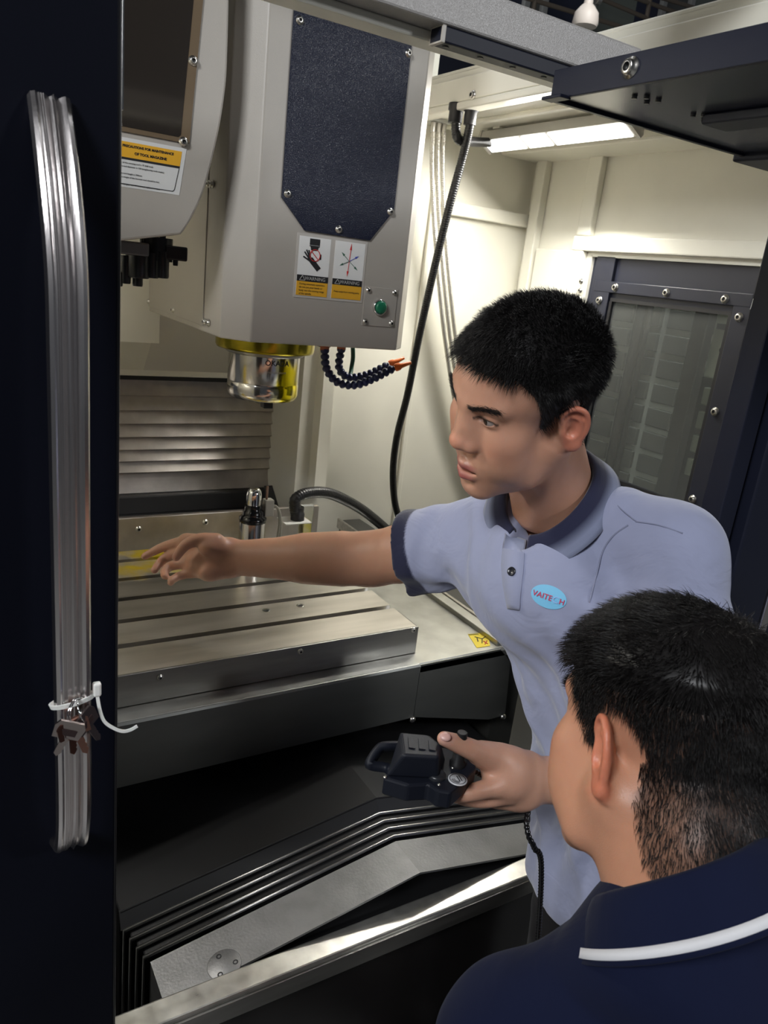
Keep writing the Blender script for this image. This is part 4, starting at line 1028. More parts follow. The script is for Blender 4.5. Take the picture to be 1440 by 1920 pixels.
def tint_mat(name, rough=.5, sss=0.0, bump=.2, bscale=900, spec=.5, sheen=0, dist=.0006, nvar=.06, nscale=60, coat=0, noise2=None):
    m = bpy.data.materials.new(name); m.use_nodes = True; nt = m.node_tree; b = nt.nodes['Principled BSDF']
    at = nt.nodes.new('ShaderNodeAttribute'); at.attribute_name = 'tint'; tc = nt.nodes.new('ShaderNodeTexCoord')
    n = nt.nodes.new('ShaderNodeTexNoise'); n.inputs['Scale'].default_value = nscale; n.inputs['Detail'].default_value = 4; nt.links.new(tc.outputs['Object'], n.inputs['Vector'])
    mr = nt.nodes.new('ShaderNodeMapRange'); mr.inputs[3].default_value = 1-nvar; mr.inputs[4].default_value = 1+nvar; nt.links.new(n.outputs['Fac'], mr.inputs[0])
    vm = nt.nodes.new('ShaderNodeVectorMath'); vm.operation = 'SCALE'; nt.links.new(at.outputs['Color'], vm.inputs[0]); nt.links.new(mr.outputs[0], vm.inputs['Scale'])
    nt.links.new(vm.outputs[0], b.inputs['Base Color']); b.inputs['Roughness'].default_value = rough; b.inputs['Specular IOR Level'].default_value = spec
    if sss:
        b.inputs['Subsurface Weight'].default_value = sss; b.inputs['Subsurface Radius'].default_value = (1.0, .36, .18); b.inputs['Subsurface Scale'].default_value = .006
    if sheen: b.inputs['Sheen Weight'].default_value = sheen
    if coat: b.inputs['Coat Weight'].default_value = coat; b.inputs['Coat Roughness'].default_value = .3
    n2 = nt.nodes.new('ShaderNodeTexNoise'); n2.inputs['Scale'].default_value = bscale; n2.inputs['Detail'].default_value = 3; nt.links.new(tc.outputs['Object'], n2.inputs['Vector'])
    bp = nt.nodes.new('ShaderNodeBump'); bp.inputs['Strength'].default_value = bump; bp.inputs['Distance'].default_value = dist; nt.links.new(n2.outputs['Fac'], bp.inputs['Height'])
    if noise2:
        n3 = nt.nodes.new('ShaderNodeTexNoise'); n3.inputs['Scale'].default_value = noise2[0]; n3.inputs['Detail'].default_value = 3; n3.inputs['Distortion'].default_value = 1.2; nt.links.new(tc.outputs['Object'], n3.inputs['Vector'])
        b2 = nt.nodes.new('ShaderNodeBump'); b2.inputs['Strength'].default_value = noise2[1]; b2.inputs['Distance'].default_value = noise2[2]; nt.links.new(n3.outputs['Fac'], b2.inputs['Height']); nt.links.new(bp.outputs[0], b2.inputs['Normal']); bp = b2
    nt.links.new(bp.outputs[0], b.inputs['Normal'])
    return m
SKIN = tint_mat('skin', .40, .30, .4, 900, .45, noise2=None)

def strands(name, P, D, L, wid, col_m, parent, bend=None, seg=3, seed=0, curl=0.0):
    """hair strands as tapered three-sided hairs: roots P, directions D, lengths L; bend pulls the tip"""
    n = len(P); rng = np.random.default_rng(seed)
    up = np.where(np.abs(D[:, 2:3]) < .9, np.array([[0, 0, 1.]]), np.array([[1., 0, 0]]))
    u = np.cross(D, up); u /= np.linalg.norm(u, axis=1)[:, None]; v = np.cross(D, u)
    V = np.zeros((n, seg*3+1, 3)); bend = np.zeros((n, 3)) if bend is None else bend
    for s in range(seg+1):
        t = s/seg; c = P+D*(L*t)[:, None]+bend*(L*t*t)[:, None]
        if s == seg: V[:, -1] = c; break
        w_ = wid*(1-.75*t)
        for k in range(3):
            a = 2*math.pi*k/3; V[:, s*3+k] = c+(u*math.cos(a)+v*math.sin(a))*(w_ if np.isscalar(w_) else w_[:, None])
    f = []
    for s in range(seg-1):
        for k in range(3): k2 = (k+1) % 3; a, b, c, d = s*3+k, s*3+k2, (s+1)*3+k2, (s+1)*3+k; f += [(a, b, c), (a, c, d)]
    for k in range(3): f.append(((seg-1)*3+k, (seg-1)*3+(k+1) % 3, seg*3))
    f = np.array(f); F = (f[None]+np.arange(n)[:, None, None]*(seg*3+1)).reshape(-1, 3)
    return mesh_obj(name, np_mesh(name, V.reshape(-1, 3), F), col_m, parent)
def sample(V, F, N, wgt, n, seed):
    """random points on a quad mesh, chosen by area times a per-vertex weight"""
    rng = np.random.default_rng(seed)
    A = np.linalg.norm(np.cross(V[F[:, 2]]-V[F[:, 0]], V[F[:, 3]]-V[F[:, 1]]), axis=1)*wgt[F].mean(1)
    c = np.cumsum(A); i = np.searchsorted(c, rng.random(n)*c[-1]); a, b = rng.random(n), rng.random(n)
    W = np.stack([(1-a)*(1-b), a*(1-b), a*b, (1-a)*b], 1)[:, :, None]
    p = (V[F[i]]*W).sum(1); m = (N[F[i]]*W).sum(1); return p, m/np.linalg.norm(m, axis=1)[:, None]

def head_sdf(h=.0017, mouth_open=.0035, jaw_w=1.0, full=1.0, neck_to=None):
    """a man's head; x to his left, y forward, z up, origin between the ear canals"""
    s = SDF((-.105, -.125, -.22), (.105, .145, .15), h)
    s.ell((0, -.008, .052), (.0765, .098, .080), 0)
    s.ell((0, .036, .044), (.066, .060, .056), .02)
    s.ell((0, .036, -.022), (.0605*full, .056, .070), .025)
    for q in (1, -1):
        s.cap((q*.054*jaw_w, .002, -.040), (q*.046*jaw_w, .030, -.078), .017, .016, .03)
        s.cap((q*.046*jaw_w, .030, -.078), (q*.014, .076, -.104), .016, .013, .022)
        s.ell((q*.043, .064, -.010), (.023, .021, .019), .025)
        s.ell((q*.040*full, .060, -.048), (.024, .026, .028), .03)
    s.ell((0, .078, -.105), (.021, .0175, .015), .018)
    s.ell((0, .070, -.062), (.036, .026, .030), .02)
    s.ell((0, .045, -.085), (.042, .045, .022), .02)
    for q in (1, -1):
        s.cap((q*.010, .0905, .0375), (q*.047, .074, .041), .0085, .0075, .014)
        s.ell((q*.033, .104, .0215), (.0200, .0170, .0115), .014, op='sub')
    # nose
    for q in (1, -1): s.chain([(q*.0085, .0860, .026), (q*.0095, .0915, .004), (q*.0125, .0930, -.014)], [.0085, .0105, .0110], .012)
    s.chain([(0, .0895, .034), (0, .0955, .014), (0, .1015, -.004), (0, .1050, -.0165)], [.0074, .0084, .0096, .0118], .012)
    s.ell((0, .1072, -.0185), (.0150, .0105, .0105), .006)
    for q in (1, -1):
        s.ell((q*.0160, .0975, -.0225), (.0090, .0108, .0088), .006)
    for q in (1, -1): s.ell((q*.0075, .1030, -.0320), (.0038, .0055, .0045), .003, op='sub')
    s.ell((0, .1010, -.0445), (.0035, .004, .0085), .005, op='sub')
    # mouth
    o = mouth_open
    for q in (1, -1):
        s.chain([(q*.0245, .0865, -.0655), (q*.0150, .0950, -.0615), (q*.0045, .0995, -.0590+o*.3), (0, .0995, -.0600+o*.3)], [.0034, .0050, .0060, .0058], .005)
        s.chain([(q*.0230, .0865, -.0680), (q*.012, .0955, -.0740-o*.5), (0, .0985, -.0755-o*.7)], [.0040, .0066, .0074], .005)
    s.ell((0, .0985, -.0672), (.0225, .0130, .0011+o*.55), .0022, op='sub')
    s.ell((0, .103, -.0885-o*.4), (.017, .0085, .0052), .008, op='sub')
    # eyelids with an almond opening
    for q in (1, -1):
        s.ell((q*.0325, .0760, .0225), (.0152, .0142, .0128), .004)
        R = np.array(Matrix.Rotation(-q*.10, 3, 'Y'))
        s.ell((q*.0325, .0880, .0215), (.0140, .0100, .0041), .0016, R=R, op='sub')
        s.cap((q*.0195, .0850, .0225), (q*.0455, .0800, .0280), .0022, .0018, .003)
        s.cap((q*.0200, .0838, .0170), (q*.0445, .0790, .0170), .0022, .0018, .004)
    # ears
    for q in (1, -1):
        Re = np.array(Matrix.Rotation(q*.42, 3, 'Z') @ Matrix.Rotation(-.18, 3, 'X'))
        def E(x, y, z):
            p = Re @ np.array([x*q, y, z]); return (p[0]+q*.0735, p[1]-.006, p[2]+.000)
        s.ell(E(.0060, -.010, .002), (.0042, .0165, .0285), .004, R=Re)
        s.ell(E(.0020, .000, -.003), (.009, .010, .020), .008, R=Re)
        s.ell(E(.0110, -.008, .002), (.0050, .0100, .0165), .003, R=Re, op='sub')
        rim = [(.0050, .0070, .008), (.0080, .0060, .020), (.0098, -.003, .0295), (.0108, -.0145, .0305), (.0112, -.0245, .0215), (.0105, -.0270, .0080), (.0095, -.0240, -.007), (.0080, -.0170, -.019)]
        s.chain([E(*p) for p in rim], [.0026, .0032, .0036, .0038, .0038, .0036, .0034, .0034], .003, fine=5)
        s.ell(E(.0070, -.0075, -.0270), (.0045, .0085, .0085), .005, R=Re)
        s.chain([E(*p) for p in [(.0085, -.010, .018), (.0088, -.0185, .008), (.0080, -.0150, -.010), (.0075, -.006, -.016)]], [.0020, .0024, .0026, .0024], .004, fine=5)
        s.ell(E(.0065, .0055, -.004), (.0035, .0035, .0055), .004, R=Re)
        s.ell(E(.0085, -.0035, -.005), (.0045, .0055, .007), .003, R=Re, op='sub')
    if neck_to is not None:
        a = np.array((0, -.022, -.040)); b = np.array(neck_to)
        s.cap(a, b, .053, .058, .03)
        for q in (1, -1): s.cap((q*.058, -.012, -.035), (b[0]*.8+q*.012, b[1]+.055, b[2]), .012, .010, .03)
        s.ell(((a+b)/2+np.array((0, .05, .0)))[0:3], (.012, .012, .014), .02)
    return s
def head_tint(V, base, lip, stub=.12):
    C = np.tile(np.array(base), (len(V), 1)).astype(float)
    def blend(w, c):
        nonlocal C; C = C*(1-w[:, None])+np.array(c)*w[:, None]
    red = np.array(base)*np.array((1.05, .80, .75))
    blend(.55*gau(V, (0, .118, -.016), (.016, .018, .014)), red)
    for q in (1, -1):
        blend(.35*gau(V, (q*.045, .075, -.018), (.022, .03, .02)), red)
        blend(.75*sstep(.074, .084, q*V[:, 0])*sstep(-.05, -.03, V[:, 2])*sstep(.05, .035, V[:, 2])*sstep(.02, .01, V[:, 1]), np.array(base)*np.array((1.12, .68, .62)))
        blend(.25*gau(V, (q*.034, .09, .016), (.018, .02, .010)), np.array(base)*.78)
    for q in (1, -1):
        dx = (V[:, 0]*q-.0325)/.0150; zu = .0224+.0050*(1-np.clip(dx*dx, 0, 1)); lash = np.exp(-((V[:, 2]-zu)/.0019)**2)*(np.abs(dx) < 1.08)*sstep(.072, .078, V[:, 1])
        blend(np.clip(lash, 0, 1)*.9, (.02, .014, .012))
        zl = .0208-.0042*(1-np.clip(dx*dx, 0, 1)); blend(np.exp(-((V[:, 2]-zl)/.0010)**2)*(np.abs(dx) < 1.0)*sstep(.072, .078, V[:, 1])*.45, (.06, .035, .03))
    w = stub*(gau(V, (0, .09, -.048), (.028, .03, .009))+gau(V, (0, .08, -.105), (.035, .04, .018))).clip(0, 1)
    blend(w, np.array((.16, .12, .10)))
    up = np.exp(-((V[:, 2]+.0600)/.0055)**4)*np.exp(-(V[:, 0]/.021)**6)*sstep(.088, .094, V[:, 1])
    lo = np.exp(-((V[:, 2]+.0765)/.0062)**4)*np.exp(-(V[:, 0]/.0195)**6)*sstep(.087, .093, V[:, 1])
    blend(np.clip(up+lo, 0, 1)*.9, lip)
    blend(np.exp(-((V[:, 2]+.0672)/.0022)**4)*np.exp(-(V[:, 0]/.021)**6)*sstep(.097, .090, V[:, 1])*sstep(.07, .08, V[:, 1]), (.10, .03, .03))
    return C
EYEW = mat('eye_white', (.34, .29, .265), .2); IRIS = mat('iris_brown', (.014, .008, .005), .08); PUP = mat('pupil', (.003, .003, .003), .05)
def eye(parent, HM, q, look, label=None):
    c = HM @ Vector((q*.0325, .0762, .0223)); d = (HM.to_3x3() @ Vector(look)).normalized(); T = TM(c, d); r = .0124
    prof = lambda a0, a1, n, rr: [(rr*math.sin(math.radians(a0+(a1-a0)*i/n)), rr*math.cos(math.radians(a0+(a1-a0)*i/n))) for i in range(n+1)]
    b = MB(); b.lathe(prof(0.5, 9, 3, r*1.012), T, 24, False); b.cur = 1; b.lathe(prof(9, 26, 5, r*1.010), T, 24, False); b.cur = 2; b.lathe(prof(26, 178, 16, r), T, 24, False)
    return b.build('eye', None, parent, mats=[PUP, IRIS, EYEW])

# ================================================================== heads with hair
HAIRM = bpy.data.materials.new('black_hair'); HAIRM.use_nodes = True; pb = HAIRM.node_tree.nodes['Principled BSDF']
pb.inputs['Base Color'].default_value = (.007, .006, .006, 1); pb.inputs['Roughness'].default_value = .42; pb.inputs['Specular IOR Level'].default_value = .35
def tri(F): return np.concatenate([F[:, [0, 1, 2]], F[:, [0, 2, 3]]])
def hair_object(name, V, F, N, thick, mask, HM, strand_sets, parent, seed, label=None):
    """dark shell over the scalp plus the hairs, one mesh"""
    keep = mask[F].min(1) > .25
    Vs = V+N*(thick*mask)[:, None]; idx = np.unique(F[keep]); mp = np.full(len(V), -1); mp[idx] = np.arange(len(idx))
    Vall = [Vs[idx]]; Fall = [tri(mp[F[keep]])]; n = len(idx)
    for (P, D, L, wid, bend, seg) in strand_sets:
        o = strands('tmp', P, D, L, wid, None, None, bend, seg, seed); me = o.data
        v = np.zeros(len(me.vertices)*3); me.vertices.foreach_get('co', v); v = v.reshape(-1, 3)
        f = np.zeros(len(me.loops), np.int32); me.loops.foreach_get('vertex_index', f); f = f.reshape(-1, 3)
        Vall.append(v); Fall.append(f+n); n += len(v); bpy.data.objects.remove(o); bpy.data.meshes.remove(me)
    me = np_mesh(name, np.concatenate(Vall), np.concatenate(Fall)); me.transform(HM)
    me.materials.append(HAIRM); o = mesh_obj(name, me, None, parent)
    if label: o['label'] = label
    return o
def unit(a): return a/(np.linalg.norm(a, axis=1)[:, None]+1e-12)

HA = Matrix(((.0291, -.9298, -.3669, .69), (-.9632, .072, -.2589, .7652), (-.2672, -.3609, .8935, 1.5288), (0, 0, 0, 1)))
def head_a(parent):
    s = head_sdf(neck_to=(.012, -.060, -.20))
    V, F = s.mesh(2); N = vnorm(V, F)
    C = head_tint(V, (.52, .275, .185), (.31, .085, .08))
    x, y, z = V.T; ax = np.abs(x)
    # hairline: fringe line over the forehead, temples, sideburn, round the ear, nape
    yb = np.interp(z, [-.11, -.06, -.03, -.004, .012, .035, .060, .080, .092, .104], [-.07, -.060, -.050, .026, .028, .032, .042, .056, .10, .2])
    m = sstep(.004, -.004, y-yb)*sstep(-.078, -.055, z)
    earz = ((y+.012)/.026)**2+((z-.002)/.037)**2
    m *= np.where((ax > .060), sstep(.85, 1.1, earz), 1); m *= np.where((z < .02) & (y > -.035), sstep(-.002, .008, z)*(y > .006), 1)
    low = sstep(.03, -.06, z)*.6+.4*0
    C = C*(1-m[:, None]*.9)+np.array((.03, .024, .022))*m[:, None]*.9
    thick = np.interp(z, [-.10, -.03, .02, .06, .10, .14], [.0005, .0012, .003, .006, .006, .006])
    def flow(P, Nn):
        d = np.zeros_like(P); t = sstep(.045, .10, P[:, 2]); fr = sstep(.0, .07, P[:, 1])*t
        d += np.stack([P[:, 0]*2, -.25+0*P[:, 0], -1+0*P[:, 0]], 1)*(1-t)[:, None]
        d += np.stack([.15+0*P[:, 0], .75+0*P[:, 0], .35-1.1*fr], 1)*t[:, None]
        return d
    sets = []; rng = np.random.default_rng(3)
    P, Nn = sample(V, F, N, m*(1+1.2*sstep(.02, .09, z)), 21000, 5)
    th = np.interp(P[:, 2], [-.10, -.03, .02, .06, .10, .14], [.0003, .0008, .002, .005, .005, .005])
    L = np.interp(P[:, 2], [-.10, -.04, .02, .06, .10, .14], [.003, .006, .009, .012, .014, .013])*rng.uniform(.7, 1.25, len(P))
    cl = np.sin(P[:, 0]*190+3*np.sin(P[:, 1]*120))[:, None]*np.array([[.30, 0, 0]])+np.sin(P[:, 1]*170+2*np.sin(P[:, 2]*150))[:, None]*np.array([[0, .2, .12]])
    D = unit(Nn*.75+flow(P, Nn)*.75+cl+rng.normal(0, .13, P.shape))
    sets.append((P+Nn*th[:, None], D, L, .00034, flow(P, Nn)*.25, 3))
    # fringe brushed forward over the forehead
    fw_ = m*np.exp(-((y-.066)/.022)**2)*sstep(.078, .090, z)*(ax < .062)
    P, Nn = sample(V, F, N, fw_, 2200, 9)
    D = unit(Nn*.55+np.stack([P[:, 0]*3+.1*np.sin(P[:, 0]*300), .55+0*P[:, 0], -.25+.25*np.sin(P[:, 0]*230)], 1)+rng.normal(0, .14, P.shape))
    L = rng.uniform(.012, .022, len(P)); sets.append((P+Nn*.005, D, L, .00042, np.tile([0, .1, -.55], (len(P), 1)), 3))
    hair_object('hair', V, F, N, thick, m, HA, sets, parent, 1, 'short black spiky hair')
    for q in (1, -1):
        w_ = np.exp(-((V[:, 2]-(.0375+.0070*sstep(.014, .040, q*V[:, 0])-.15*np.clip(q*V[:, 0]-.046, 0, 1)))/.0026)**2)*sstep(.010, .014, q*x)*sstep(.056, .050, q*x)*sstep(.05, .06, y)
        P, Nn = sample(V, F, N, w_, 520, 21+q)
        D = unit(np.stack([q*(.9+0*P[:, 0]), -.3+0*P[:, 0], .35-12*(q*P[:, 0]-.022).clip(-.02, .05)], 1)+Nn*.25+rng.normal(0, .14, P.shape))
        me = strands('eyebrow', P, D, rng.uniform(.005, .009, len(P)), .00019, HAIRM, None, None, 2).data
        o = [o for o in COL.objects if o.data == me][0]; bpy.data.objects.remove(o); me.transform(HA); mesh_obj('eyebrow', me, None, parent)
        t = np.linspace(-1, 1, 26); P = np.stack([q*(.0325+.0145*t), .0885-.006*t*t-.003*t, .0216+.0048*(1-t*t)], 1)
        D = unit(np.stack([q*(.3*t+.25), .8+0*t, .15+0*t], 1)); me = strands('eyelashes', P, D, np.full(26, .0065), .00025, HAIRM, None, np.tile([0, 0, .4], (26, 1)), 2).data
        o = [o for o in COL.objects if o.data == me][0]; bpy.data.objects.remove(o); me.transform(HA); mesh_obj('eyelashes', me, None, parent)
        eye(parent, HA, q, (-.10*1, 1, .02))
    # a glimpse of teeth
    return V, F, C

# ================================================================== the standing man
def V3(*p): return np.array(p, float)
def nrm_(v): v = np.array(v, float); return v/np.linalg.norm(v)
SHIRT = tint_mat('polo_cotton', .85, 0, .35, 1500, .2, .3, .0004, .04, 40, noise2=(13, .6, .008))
DARKC = tint_mat('dark_cotton', .9, 0, .3, 1500, .1, .04, .0004, .05, 40, noise2=(14, .3, .006))
BLUE = (.30, .325, .465); NAVYC = (.018, .020, .050)

def fingers(s, specs, k=.004):
    for pts, rs in specs: s.chain([tuple(UT(*p)) for p in pts], rs, k, fine=3)

A = thing('person', 'standing man in a blue-grey polo shirt reaching over the table, holding the black pendant', 'person', (.95, .60, 0))
hV, hF, hC = head_a(A)
HAn = np.array(HA); hVw = hV @ HAn[:3, :3].T+HAn[:3, 3]
skinc = np.array((.52, .28, .185))

# right arm reaching over the table
RS, RE, RW = V3(.79, .93, 1.265), np.array(UT(698, 1048, 1.39)), np.array(UT(452, 1046, 1.45))
s = SDF((.25, .85, 1.0), (.92, 1.56, 1.36), .0026)
d = RE-RS
s.chain([RS, RS+d*.35, RS+d*.75, RE], [.058, .058, .053, .047], 0)
d = RW-RE
s.chain([RE, RE+d*.22, RE+d*.5, RE+d*.8, RW], [.047, .0515, .048, .036, .029], .02)
side = np.array((0, 0, 1.0))
s.chain([RE+d*.8, RW, np.array(UT(425, 1046, 1.45))], [.028, .027, .026], .01, flat=(nrm_(AX[1]), 1.22))
K = {'i': UT(347, 1014, 1.475), 'm': UT(345, 1035, 1.475), 'r': UT(349, 1056, 1.46), 'l': UT(361, 1073, 1.45)}
W = UT(440, 1046, 1.45)
for q, (k0, r0, r1) in enumerate((('i', .019, .0125), ('m', .020, .0125), ('r', .019, .0120), ('l', .0185, .0110))):
    st = W.lerp(UT(425, 1022+q*16, 1.45), .8); s.chain([tuple(st), tuple(st.lerp(K[k0], .5)), tuple(K[k0])], [r0*.95, r0*.85, r1], .016)
s.ell(UT(392, 1072, 1.435), (.022, .020, .018), .016)          # heel of the palm
s.ell(UT(397, 1026, 1.425), (.026, .019, .019), .016)          # ball of the thumb
s.ell(UT(378, 1052, 1.452), (.024, .018, .020), .016)
fingers(s, [([(347, 1014, 1.475), (310, 1024, 1.490), (288, 1034, 1.492), (271, 1043, 1.49)], [.0112, .0095, .0085, .0070]),
            ([(345, 1035, 1.475), (312, 1045, 1.485), (298, 1058, 1.475), (290, 1069, 1.46)], [.0112, .0098, .0086, .0074]),
            ([(349, 1056, 1.460), (321, 1061, 1.460), (309, 1071, 1.445), (309, 1080, 1.43)], [.0108, .0094, .0084, .0074]),
            ([(361, 1073, 1.450), (336, 1080, 1.445), (324, 1087, 1.430), (320, 1092, 1.42)], [.0098, .0084, .0076, .0068]),
            ([(405, 1016, 1.430), (374, 1012, 1.420), (348, 1022, 1.412), (330, 1045, 1.410)], [.0170, .0125, .0104, .0080])], .005)
s.cap(UT(371, 1011, 1.452), UT(352, 1013, 1.470), .010, .011, .012)
rV, rF = s.mesh(2)
# left arm: upper arm down, forearm forward, hand round the pendant
LS, LE, LW = V3(.90, .64, 1.335), V3(.885, .50, 1.055), np.array(UT(1018, 1462, 1.03))
s = SDF((.46, .38, .96), (1.02, .78, 1.42), .0026)
d = LE-LS; s.chain([LS, LS+d*.4, LS+d*.8, LE], [.056, .050, .043, .040], 0)
d = LW-LE; s.chain([LE, LE+d*.25, LE+d*.6, LW], [.040, .042, .034, .027], .02)
s.chain([LE+d*.8, LW, np.array(UT(990, 1458, 1.02))], [.028, .0265, .026], .01, flat=((0, 0, 1), 1.15))
fingers(s, [([(985, 1440, 1.015), (938, 1424, .985), (899, 1414, .965)], [.0225, .0185, .0140]),
            ([(930, 1424, .980), (897, 1411, .950), (860, 1395, .936), (833, 1385, .925)], [.0175, .0138, .0118, .0092]),
            ([(985, 1470, 1.005), (955, 1472, .985), (925, 1474, .965)], [.022, .0190, .0135])], .014)
s.ell(UT(950, 1450, .990), (.030, .026, .028), .02)
s.ell(UT(975, 1490, 1.012), (.028, .024, .020), .018)
fingers(s, [([(930, 1474, .965), (893, 1484, .945), (860, 1490, .942), (834, 1489, .950)], [.0128, .0112, .0100, .0086]),
            ([(950, 1490, .985), (910, 1499, .972), (872, 1497, .972), (848, 1490, .985)], [.0125, .0108, .0096, .0084]),
            ([(970, 1500, 1.005), (932, 1502, 1.00), (895, 1490, 1.005), (872, 1478, 1.015)], [.0120, .0104, .0092, .0080]),
            ([(990, 1500, 1.020), (960, 1495, 1.03), (930, 1482, 1.035), (912, 1472, 1.035)], [.0110, .0092, .0082, .0072])], .006)
lV, lF = s.mesh(2)
# trunk under the shirt (joins neck and arms)
FR, LF = nrm_((-.97, -.22, 0)), nrm_((.22, -.97, 0))
spine = [V3(.955, .615, .80), V3(.945, .635, .95), V3(.905, .690, 1.10), V3(.865, .745, 1.22), V3(.838, .785, 1.27)]
s = SDF((.70, .40, .70), (1.15, 1.05, 1.42), .006)
s.chain(spine, [.095, .086, .092, .096, .070], 0, flat=(LF, 1.55))
s.chain([LS-V3(0, 0, .03), spine[4]-V3(0, 0, .02), RS-V3(0, 0, .03)], [.04, .045, .04], .03)
bV, bF = s.mesh(1)
def lin(n): return np.tile(skinc, (n, 1))
rC = lin(len(rV))
for (u, v, t) in ((271, 1043, 1.49), (290, 1069, 1.46), (330, 1045, 1.41)):
    wgt = gau(rV, UT(u, v, t), (.012, .012, .012)); rC = rC*(1-.4*wgt[:, None])+np.array((.46, .21, .15))*.4*wgt[:, None]
lC = np.tile(np.array((.54, .30, .21)), (len(lV), 1))
wgt = gau(lV, UT(837, 1383, .918), (.0095, .0085, .0085)); lC = lC*(1-.75*wgt[:, None])+np.array((.62, .36, .32))*.75*wgt[:, None]
Vb, Fb, Cb = join_np([(hVw, hF, hC), (rV, rF, rC), (lV, lF, lC), (bV, bF, lin(len(bV)))])
mesh_obj('body', np_mesh('body', Vb, Fb, Cb), SKIN, A)
# thumb nail
nb = MB(); tn = UT(835, 1381, .9155)
nb.lathe([(.0001, .0012), (.0035, .0010), (.0052, .0002), (.0056, -.0012)], TM(tn, -Vector(ray(833, 1382)).normalized()+Vector((0, 0, .55))) @ Matrix.Diagonal((1.25, .95, 1, 1)), 20, False)
nb.build('thumb_nail', mat('nail', (.60, .36, .32), .3), A)

# polo shirt
shs = [V3(.950, .615, .735), V3(.948, .625, .84), V3(.930, .655, .97), V3(.897, .700, 1.10), V3(.862, .745, 1.21), V3(.842, .785, 1.275)]
s = SDF((.62, .33, .70), (1.18, 1.12, 1.46), .0038)
s.chain(shs, [.122, .118, .112, .112, .108, .075], 0, flat=(LF, 1.48))
nk = V3(.822, .798, 1.365)
s.chain([LS+V3(.0, .0, .0), (LS+nk)/2+V3(.01, 0, .004), nk+V3(.02, 0, -.055)], [.066, .060, .050], .04)
s.chain([RS, (RS+nk)/2+V3(.0, 0, .0), nk+V3(.02, 0, -.055)], [.064, .060, .050], .04)
dR = nrm_(RE-RS); s.chain([RS-dR*.02, RS+dR*.06, RS+dR*.135], [.067, .070, .075], .035)
dL = nrm_(LE-LS); s.chain([LS-dL*.01, LS+dL*.10, LS+dL*.19], [.066, .066, .068], .03)
s.ell(V3(.80, .80, 1.24)+FR*.01, (.09, .12, .10), .05)
for k0, q in ((.02, 1), (.02, -1)): pass
# cut: sleeve mouths, neck, hem
def cutcap(p, d, far, r0, r1): s.cap(np.array(p), np.array(p)+np.array(d)*far, r0, r1, .0, op='sub')
s.cap(RS+dR*.112, RS+dR*.30, .058, .066, .004, op='sub'); s.cap(LS+dL*.14, LS+dL*.36, .058, .066, .004, op='sub')
nup = nrm_(V3(.725, .774, 1.501)-V3(.82, .80, 1.369))
s.cap(nk-nup*.012, nk+nup*.20, .0635, .066, .006, op='sub')
s.ell(nk+FR*.062-V3(0, 0, .045), (.030, .022, .060), .012, op='sub')
for i in range(2):
    c = (RS+dR*.135) if i == 0 else (LS+dL*.19); dd = dR if i == 0 else dL
    B = s._blk(c-.12, c+.12); sl, X, Y, Z = B
    q = ((X-c[0])*dd[0]+(Y-c[1])*dd[1]+(Z-c[2])*dd[2]); rad = np.sqrt((X-c[0])**2+(Y-c[1])**2+(Z-c[2])**2)
    s.d[sl] = np.where((rad < .115), np.maximum(s.d[sl], q), s.d[sl])
s.plane((0, 0, .738), (-.08, -.10, -1))
def folds(X, Y, Z):
    # hanging folds of the loose front, pulled towards the reaching arm
    ang = np.arctan2((X-.93)*LF[0]+(Y-.66)*LF[1], (X-.93)*FR[0]+(Y-.66)*FR[1])
    env = np.clip((1.24-Z)/.2, 0, 1)*np.clip((Z-.70)/.12, .25, 1)
    f = (.012*np.abs(np.sin(ang*3.6+1.6*np.sin(Z*7)+Z*7.5+.4))-.006)*env+.003*np.sin(ang*13-Z*26+1.5*np.sin(Z*17))*env
    f = f+.0028*np.sin((Z+.35*ang)*75+2*np.sin(ang*5))*np.clip((Z-1.0)/.1, 0, 1)*np.clip((1.26-Z)/.08, 0, 1)
    # creases round the arm holes
    r = np.sqrt((X-RS[0])**2+(Y-RS[1])**2+(Z-RS[2])**2)
    f = f+.0026*np.sin(r*150+6*(Z-RS[2])/.1)*np.exp(-((r-.095)/.045)**2)
    r = np.sqrt((X-LS[0])**2+(Y-LS[1])**2+(Z-LS[2])**2)
    f = f+.0024*np.sin(Z*120+X*60+Y*50)*np.exp(-((r-.11)/.05)**2)*np.clip((1.33-Z)/.06, 0, 1)
    return f
s.disp(folds)
sV, sF = s.mesh(2)
sC = np.tile(np.array(BLUE), (len(sV), 1))
for p0, dd, L in ((RS, dR, .105), (LS, dL, .16)):
    q = (sV-p0) @ dd; rr = np.linalg.norm(sV-p0-np.outer(q, dd), axis=1)
    m_ = sstep(L-.002, L+.002, q)*(rr < .1)*(q < L+.1); sC = sC*(1-m_[:, None])+np.array(NAVYC)*m_[:, None]
shirt = mesh_obj('shirt', np_mesh('shirt', sV, sF, sC), SHIRT, A)

